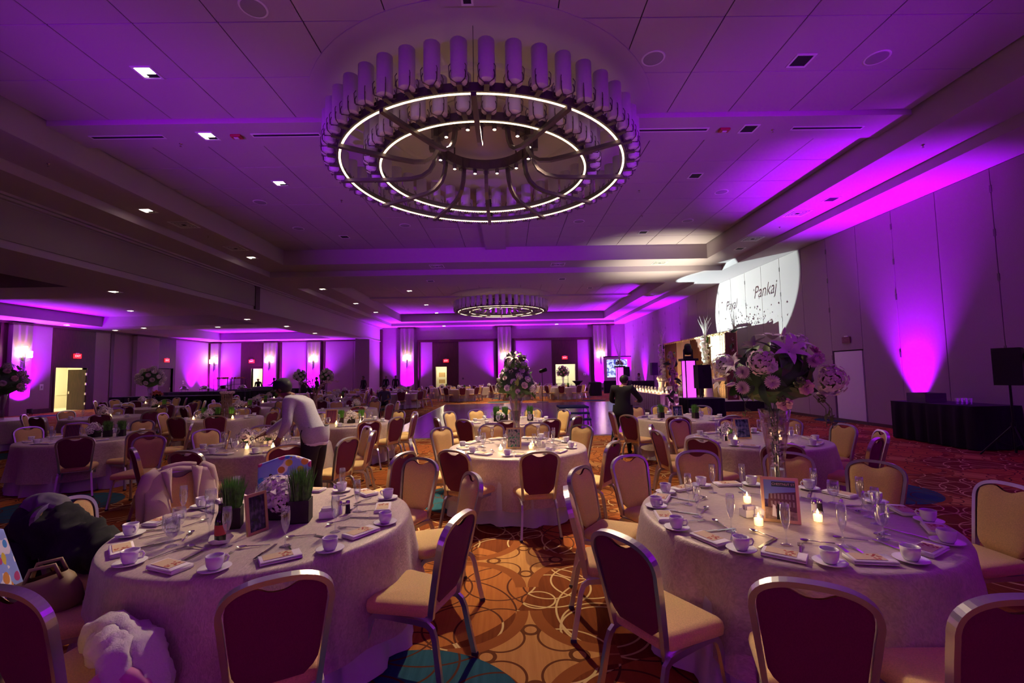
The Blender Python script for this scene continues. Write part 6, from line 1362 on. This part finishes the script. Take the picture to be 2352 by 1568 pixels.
waiter('person in white shirt bending over the equipment desk', 9.55, 33.45, 165, dict(top='whiteshirt'), chest=(0,.15,1.25), neck=(0,.28,1.40), head=(0,.36,1.48), crown=(0,.42,1.6), shoulder_l=(-.19,.2,1.33), shoulder_r=(.19,.2,1.33), elbow_l=(-.25,.3,1.1), wrist_l=(-.2,.42,1.07), hand_l=(-.2,.48,1.07), elbow_r=(.25,.3,1.1), wrist_r=(.2,.42,1.07), hand_r=(.2,.48,1.07))
waiter('person in dark clothes busy on the stage by the sequin drape', 8.6, 20.7, -60, z=.44, chest=(0,.15,1.22), neck=(0,.3,1.34), head=(0,.38,1.40), crown=(0,.45,1.5), shoulder_l=(-.19,.2,1.28), shoulder_r=(.19,.2,1.28))
# ---------------------------------------------------------------- garments and cloths on the near left chairs
def sheet_over_back(o, m, name, label, cat, w=.44, hf=.42, hb=.40, z=.95, seed=0, wob=.012):
    """a cloth laid over the top of a chair back, built in the chair's own place"""
    Mx = o.matrix_basis.copy(); rnd = random.Random(seed); ph = rnd.uniform(0,6)
    def fn(u, v):
        s_ = v*(hf+hb); x = (u-.5)*w*(1+.05*math.sin(5*v+ph))
        top = .055*(1-(2*u-1)**2*.9)
        if s_ < hb: zz = z-.05+top-(hb-s_)*.97; y = back_y(max(.4,zz))-.035-.02*abs(math.sin(3*u*PI+ph))*(hb-s_)/hb
        else: zz = z-.05+top-(s_-hb)*.97; y = back_y(max(.4,zz))+.045+.02*abs(math.sin(3*u*PI+ph))*(s_-hb)/hf
        return Mx @ Vector((x, y, zz+wob*math.sin(7*u+ph)))
    b = MB().grid(fn, 20, 30); c0 = Vector(o.location)
    b.v = [tuple(Vector(p)-c0) for p in b.v]
    ob = b.obj(name, M[m], None, True, loc=tuple(c0)); sd = ob.modifiers.new('thick', 'SOLIDIFY'); sd.thickness = .006
    tag(ob, label, cat); return ob
def print_material():
    m = bpy.data.materials.new('printcloth'); m.use_nodes = True; nt = m.node_tree; b = nt.nodes['Principled BSDF']; b.inputs['Roughness'].default_value = .9
    tc = nt.nodes.new('ShaderNodeTexCoord'); v1 = nt.nodes.new('ShaderNodeTexVoronoi'); v1.inputs['Scale'].default_value = 11; nt.links.new(tc.outputs['Object'], v1.inputs['Vector'])
    n = nt.nodes.new('ShaderNodeTexNoise'); n.inputs['Scale'].default_value = 5; nt.links.new(tc.outputs['Object'], n.inputs['Vector'])
    r = nt.nodes.new('ShaderNodeValToRGB'); r.color_ramp.interpolation = 'CONSTANT'; e = r.color_ramp.elements; e[0].color = (.24,.32,.75,1); e[1].position = .60; e[1].color = (.72,.68,.80,1)
    nt.links.new(n.outputs['Fac'], r.inputs[0])
    h = nt.nodes.new('ShaderNodeValToRGB'); h.color_ramp.interpolation = 'CONSTANT'; e = h.color_ramp.elements; cols = [(.05,.25,.65),(.60,.45,.04),(.45,.04,.22),(.02,.02,.03),(.55,.22,.05),(.7,.66,.75)]; e[0].color = (*cols[0],1); e[1].position = .18; e[1].color = (*cols[1],1)
    for i, c in enumerate(cols[2:]): k = e.new(.34+.16*i); k.color = (*c,1)
    sp = nt.nodes.new('ShaderNodeSeparateColor'); nt.links.new(v1.outputs['Color'], sp.inputs[0]); nt.links.new(sp.outputs[0], h.inputs[0])
    lt = nt.nodes.new('ShaderNodeMath'); lt.operation = 'LESS_THAN'; lt.inputs[1].default_value = .38; nt.links.new(v1.outputs['Distance'], lt.inputs[0])
    mx = nt.nodes.new('ShaderNodeMix'); mx.data_type = 'RGBA'; nt.links.new(lt.outputs[0], mx.inputs[0]); nt.links.new(r.outputs[0], mx.inputs[6]); nt.links.new(h.outputs[0], mx.inputs[7]); nt.links.new(mx.outputs[2], b.inputs['Base Color'])
    MATS['printcloth'] = m
print_material()
sheet_over_back(CHO[('T1',5)], 'printcloth', 'printed_blanket', 'blue printed blanket with stars and clouds draped over a chair back', 'blanket', .46, .42, .40)
sheet_over_back(CHO[('T1',8)], 'printcloth', 'printed_blanket', 'pale printed blanket on the chair at the left picture edge', 'blanket', .46, .40, .52, seed=3)
# beige blazer
cz = CHO[('T1',6)]
bl = sheet_over_back(cz, 'coatbeige', 'beige_blazer', 'beige blazer hung over a chair back left of the near left table', 'jacket', .50, .05, .48, .965, 5, .012)
def hang(o, fn, nu, nv, name, m, par, th=.007):
    Mx = o.matrix_basis.copy(); c0 = Vector(o.location); q = MB().grid(lambda u, v: tuple(Mx @ Vector(fn(u, v))-c0), nu, nv).obj(name, M[m], par, True); sd = q.modifiers.new('thick', 'SOLIDIFY'); sd.thickness = th
def front(s_, ln):
    def fn(u, v):
        x = s_*(.09+.17*u+.03*v*u); top = .955-.05*u; z = top-ln*v; return (x, back_y(max(.45,z))+.055+.03*math.sin(PI*u)*(.4+v)+.012*math.sin(9*v+3*u), z)
    return fn
hang(cz, front(-1, .50), 10, 14, 'front_panel', 'coatbeige', bl); hang(cz, front(1, .42), 10, 14, 'front_panel', 'coatbeige', bl)
def lap(s_):
    def fn(u, v): x = s_*(.075+.085*u*(1-v)+.02*v); z = .96-.27*v-.02*u; return (x, back_y(max(.45,z))+.085+.022*math.sin(PI*u), z)
    return fn
for s_ in (-1,1): hang(cz, lap(s_), 6, 8, 'lapel', 'coatbeige', bl)
def sleeve(o, pts, r, name, m, par):
    Mx = o.matrix_basis.copy(); c0 = Vector(o.location); MB().tube([tuple(Mx @ Vector(p)-c0) for p in pts], r, 10).obj(name, M[m], par, True)
for s_ in (-1,1): sleeve(cz, [(s_*.17,-.27,.945),(s_*.235,-.275,.90),(s_*.265,-.28,.78),(s_*.265,-.27,.60),(s_*.25,-.25,.50)], [.045,.055,.055,.05,.045], 'sleeve', 'coatbeige', bl)
sleeve(cz, [(x, -.285+.06*(1-(x/.13)**2)*0-.01, .955+.022*(1-(x/.13)**2)) for x in (-.13,-.08,-.03,.03,.08,.13)], .022, 'collar', 'coatbeige', bl)
# bundled garments
def lump(name, label, cat, m, c, pts, seed, par=None, amp=.035, seg=36, rings=44, fr=(7,17)):
    """crumpled garment: a tapering roll of cloth with noisy folds"""
    P = [Vector(p[:3]) for p in pts]; R_ = [p[3] for p in pts]; n = len(P); Q, r2 = [], []
    for k in range(rings+1):
        t = k/rings*(n-1); i = min(int(t), n-2); f = t-i; p0, p1, p2, p3 = P[max(i-1,0)], P[i], P[i+1], P[min(i+2,n-1)]
        Q.append(.5*((2*p1)+(p2-p0)*f+(2*p0-5*p1+4*p2-p3)*f*f+(3*p1-p0-3*p2+p3)*f**3)); r2.append(R_[i]+(R_[i+1]-R_[i])*(f*f*(3-2*f)))
    b = MB().tube(Q, r2, seg); off = Vector((seed*3.1, seed*1.7, seed*.9)); out = []
    for k, p in enumerate(b.v):
        q = Vector(p); ctr = Q[min(k//seg, rings)]; nv = nrm(q-ctr); f = 1-2*abs(noise.noise(q*fr[0]+off)); g = 1-2*abs(noise.noise(q*fr[1]+off*2)); out.append(tuple(q+nv*(amp*f+amp*.4*g)))
    b.v = out; o = b.obj(name, M[m], par, True, loc=c)
    if par is None: tag(o, label, cat)
    return o
fc = lump('fur_coat', 'white fleece coat with pink lining bundled on the left front chair', 'coat', 'coatfur', (-1.74,2.20,.44), [(-.24,.10,.10,.02),(-.19,.06,.115,.06),(-.09,.02,.10,.085),(.02,-.03,.06,.09),(.10,-.08,.0,.075),(.15,-.10,-.10,.07),(.16,-.11,-.22,.065),(.15,-.12,-.34,.03)], 3, amp=.034, fr=(10,24))
lump('sleeve', '', '', 'coatfur', (0,0,0), [(-.16,-.02,.13,.02),(-.07,-.07,.14,.055),(.03,-.12,.09,.055),(.08,-.17,.0,.045),(.09,-.18,-.06,.02)], 6, fc, .02, fr=(12,30))
nv_ = nrm((.42,-.82,.36)); uu = nrm(Vector((.89,.45,0))); vv = nv_.cross(uu); cc = Vector((.06,-.20,-.03))
MB().tube([tuple(cc+uu*(.125*math.cos(a))+vv*(.095*math.sin(a))+nv_*(.03*math.sin(2*a))) for a in [k*PI/14 for k in range(28)]], [.030+.007*math.sin(k*1.7) for k in range(28)], 12, True).obj('hood_rim', M['coatlining'], fc, True)
MB().grid(lambda u, v: tuple(cc+uu*(.115*v*math.cos(2*PI*u))+vv*(.09*v*math.sin(2*PI*u))-nv_*(.07*(1-v*v)+.012*math.sin(9*u*PI)*v)), 26, 6).obj('hood_lining', M['coatlining'], fc, True)
bc = lump('black_coat_pile', 'heap of black and grey coats over the chair left of the near left table', 'coat', 'blackcloth', (-3.06,3.22,.48), [(-.36,.1,.20,.04),(-.24,.05,.28,.11),(-.04,0,.25,.13),(.16,-.03,.17,.12),(.34,-.06,.12,.09),(.48,-.1,.08,.03)], 8, amp=.05); lump('grey_hood', '', '', 'greystack', (0,0,0), [(-.34,.08,.34,.03),(-.24,.05,.40,.065),(-.1,.03,.40,.07),(.0,.02,.36,.03)], 9, bc, .022); lump('coat_tail', '', '', 'blackcloth', (0,0,0), [(-.2,-.06,.2,.08),(-.22,-.12,.0,.13),(-.2,-.15,-.25,.12),(-.2,-.15,-.44,.05)], 10, bc, .03)
bg = empty('tan_handbag', (-2.62,2.66,.45), .5); tag(bg, 'slouchy tan handbag between the black coats and the near left table', 'bag')
b = MB().lathe([(.0001,0),(.11,.0),(.15,.05),(.155,.13),(.12,.19),(.08,.215)], 24); b.v = [(x*1.1+.012*math.sin(30*z+9*y), y*.7+.012*math.sin(35*x), z+.01*math.sin(20*x)) for x, y, z in b.v]; b.obj('body', M['bagtan'], bg, True)
for s_ in (-1,1): MB().tube([(-.07,s_*.05,.20),(-.05,s_*.05,.27),(.05,s_*.05,.28),(.08,s_*.05,.20)], .011, 6).obj('handle', M['bagtan'], bg, True)
# small wall fittings
def plate(x, y, z, rz, label, m='whiteplastic', w=.09, h=.13):
    t = empty('wall_plate', (x, y, z), rz); tag(t, label, 'wall plate', 'wall plates'); MB().box(-w/2, w/2, -.02, 0, -h/2, h/2, .006).obj('cover', M[m], t); MB().box(-w/5, w/5, -.028, -.02, -h/5, h/5, .004).obj('button', M['grille'], t)
plate(7.0, YF-.0, 1.55, 0, 'white control plate right of the far right doorway', w=.24, h=.2); plate(LX+.01, 25.6, 1.45, PI/2, 'white wall phone left of the open left door', w=.2, h=.34); plate(LX+.01, 36.6, 1.5, PI/2, 'white thermostat plate on the left wall near the far corner', w=.2, h=.28); plate(-18.6, LY-.0, 2.1, 0, 'small red alarm plate on the side hall far wall', 'strobe', .16, .2); plate(-4.2, YF, 1.35, 0, 'dark socket plate left on the far wall panel', 'black', .14, .14)
for o in (CHAIR, CHAIR2, TABLE, CUP, NAP):
    for c in list(o.children_recursive): bpy.data.objects.remove(c)
    bpy.data.objects.remove(o)
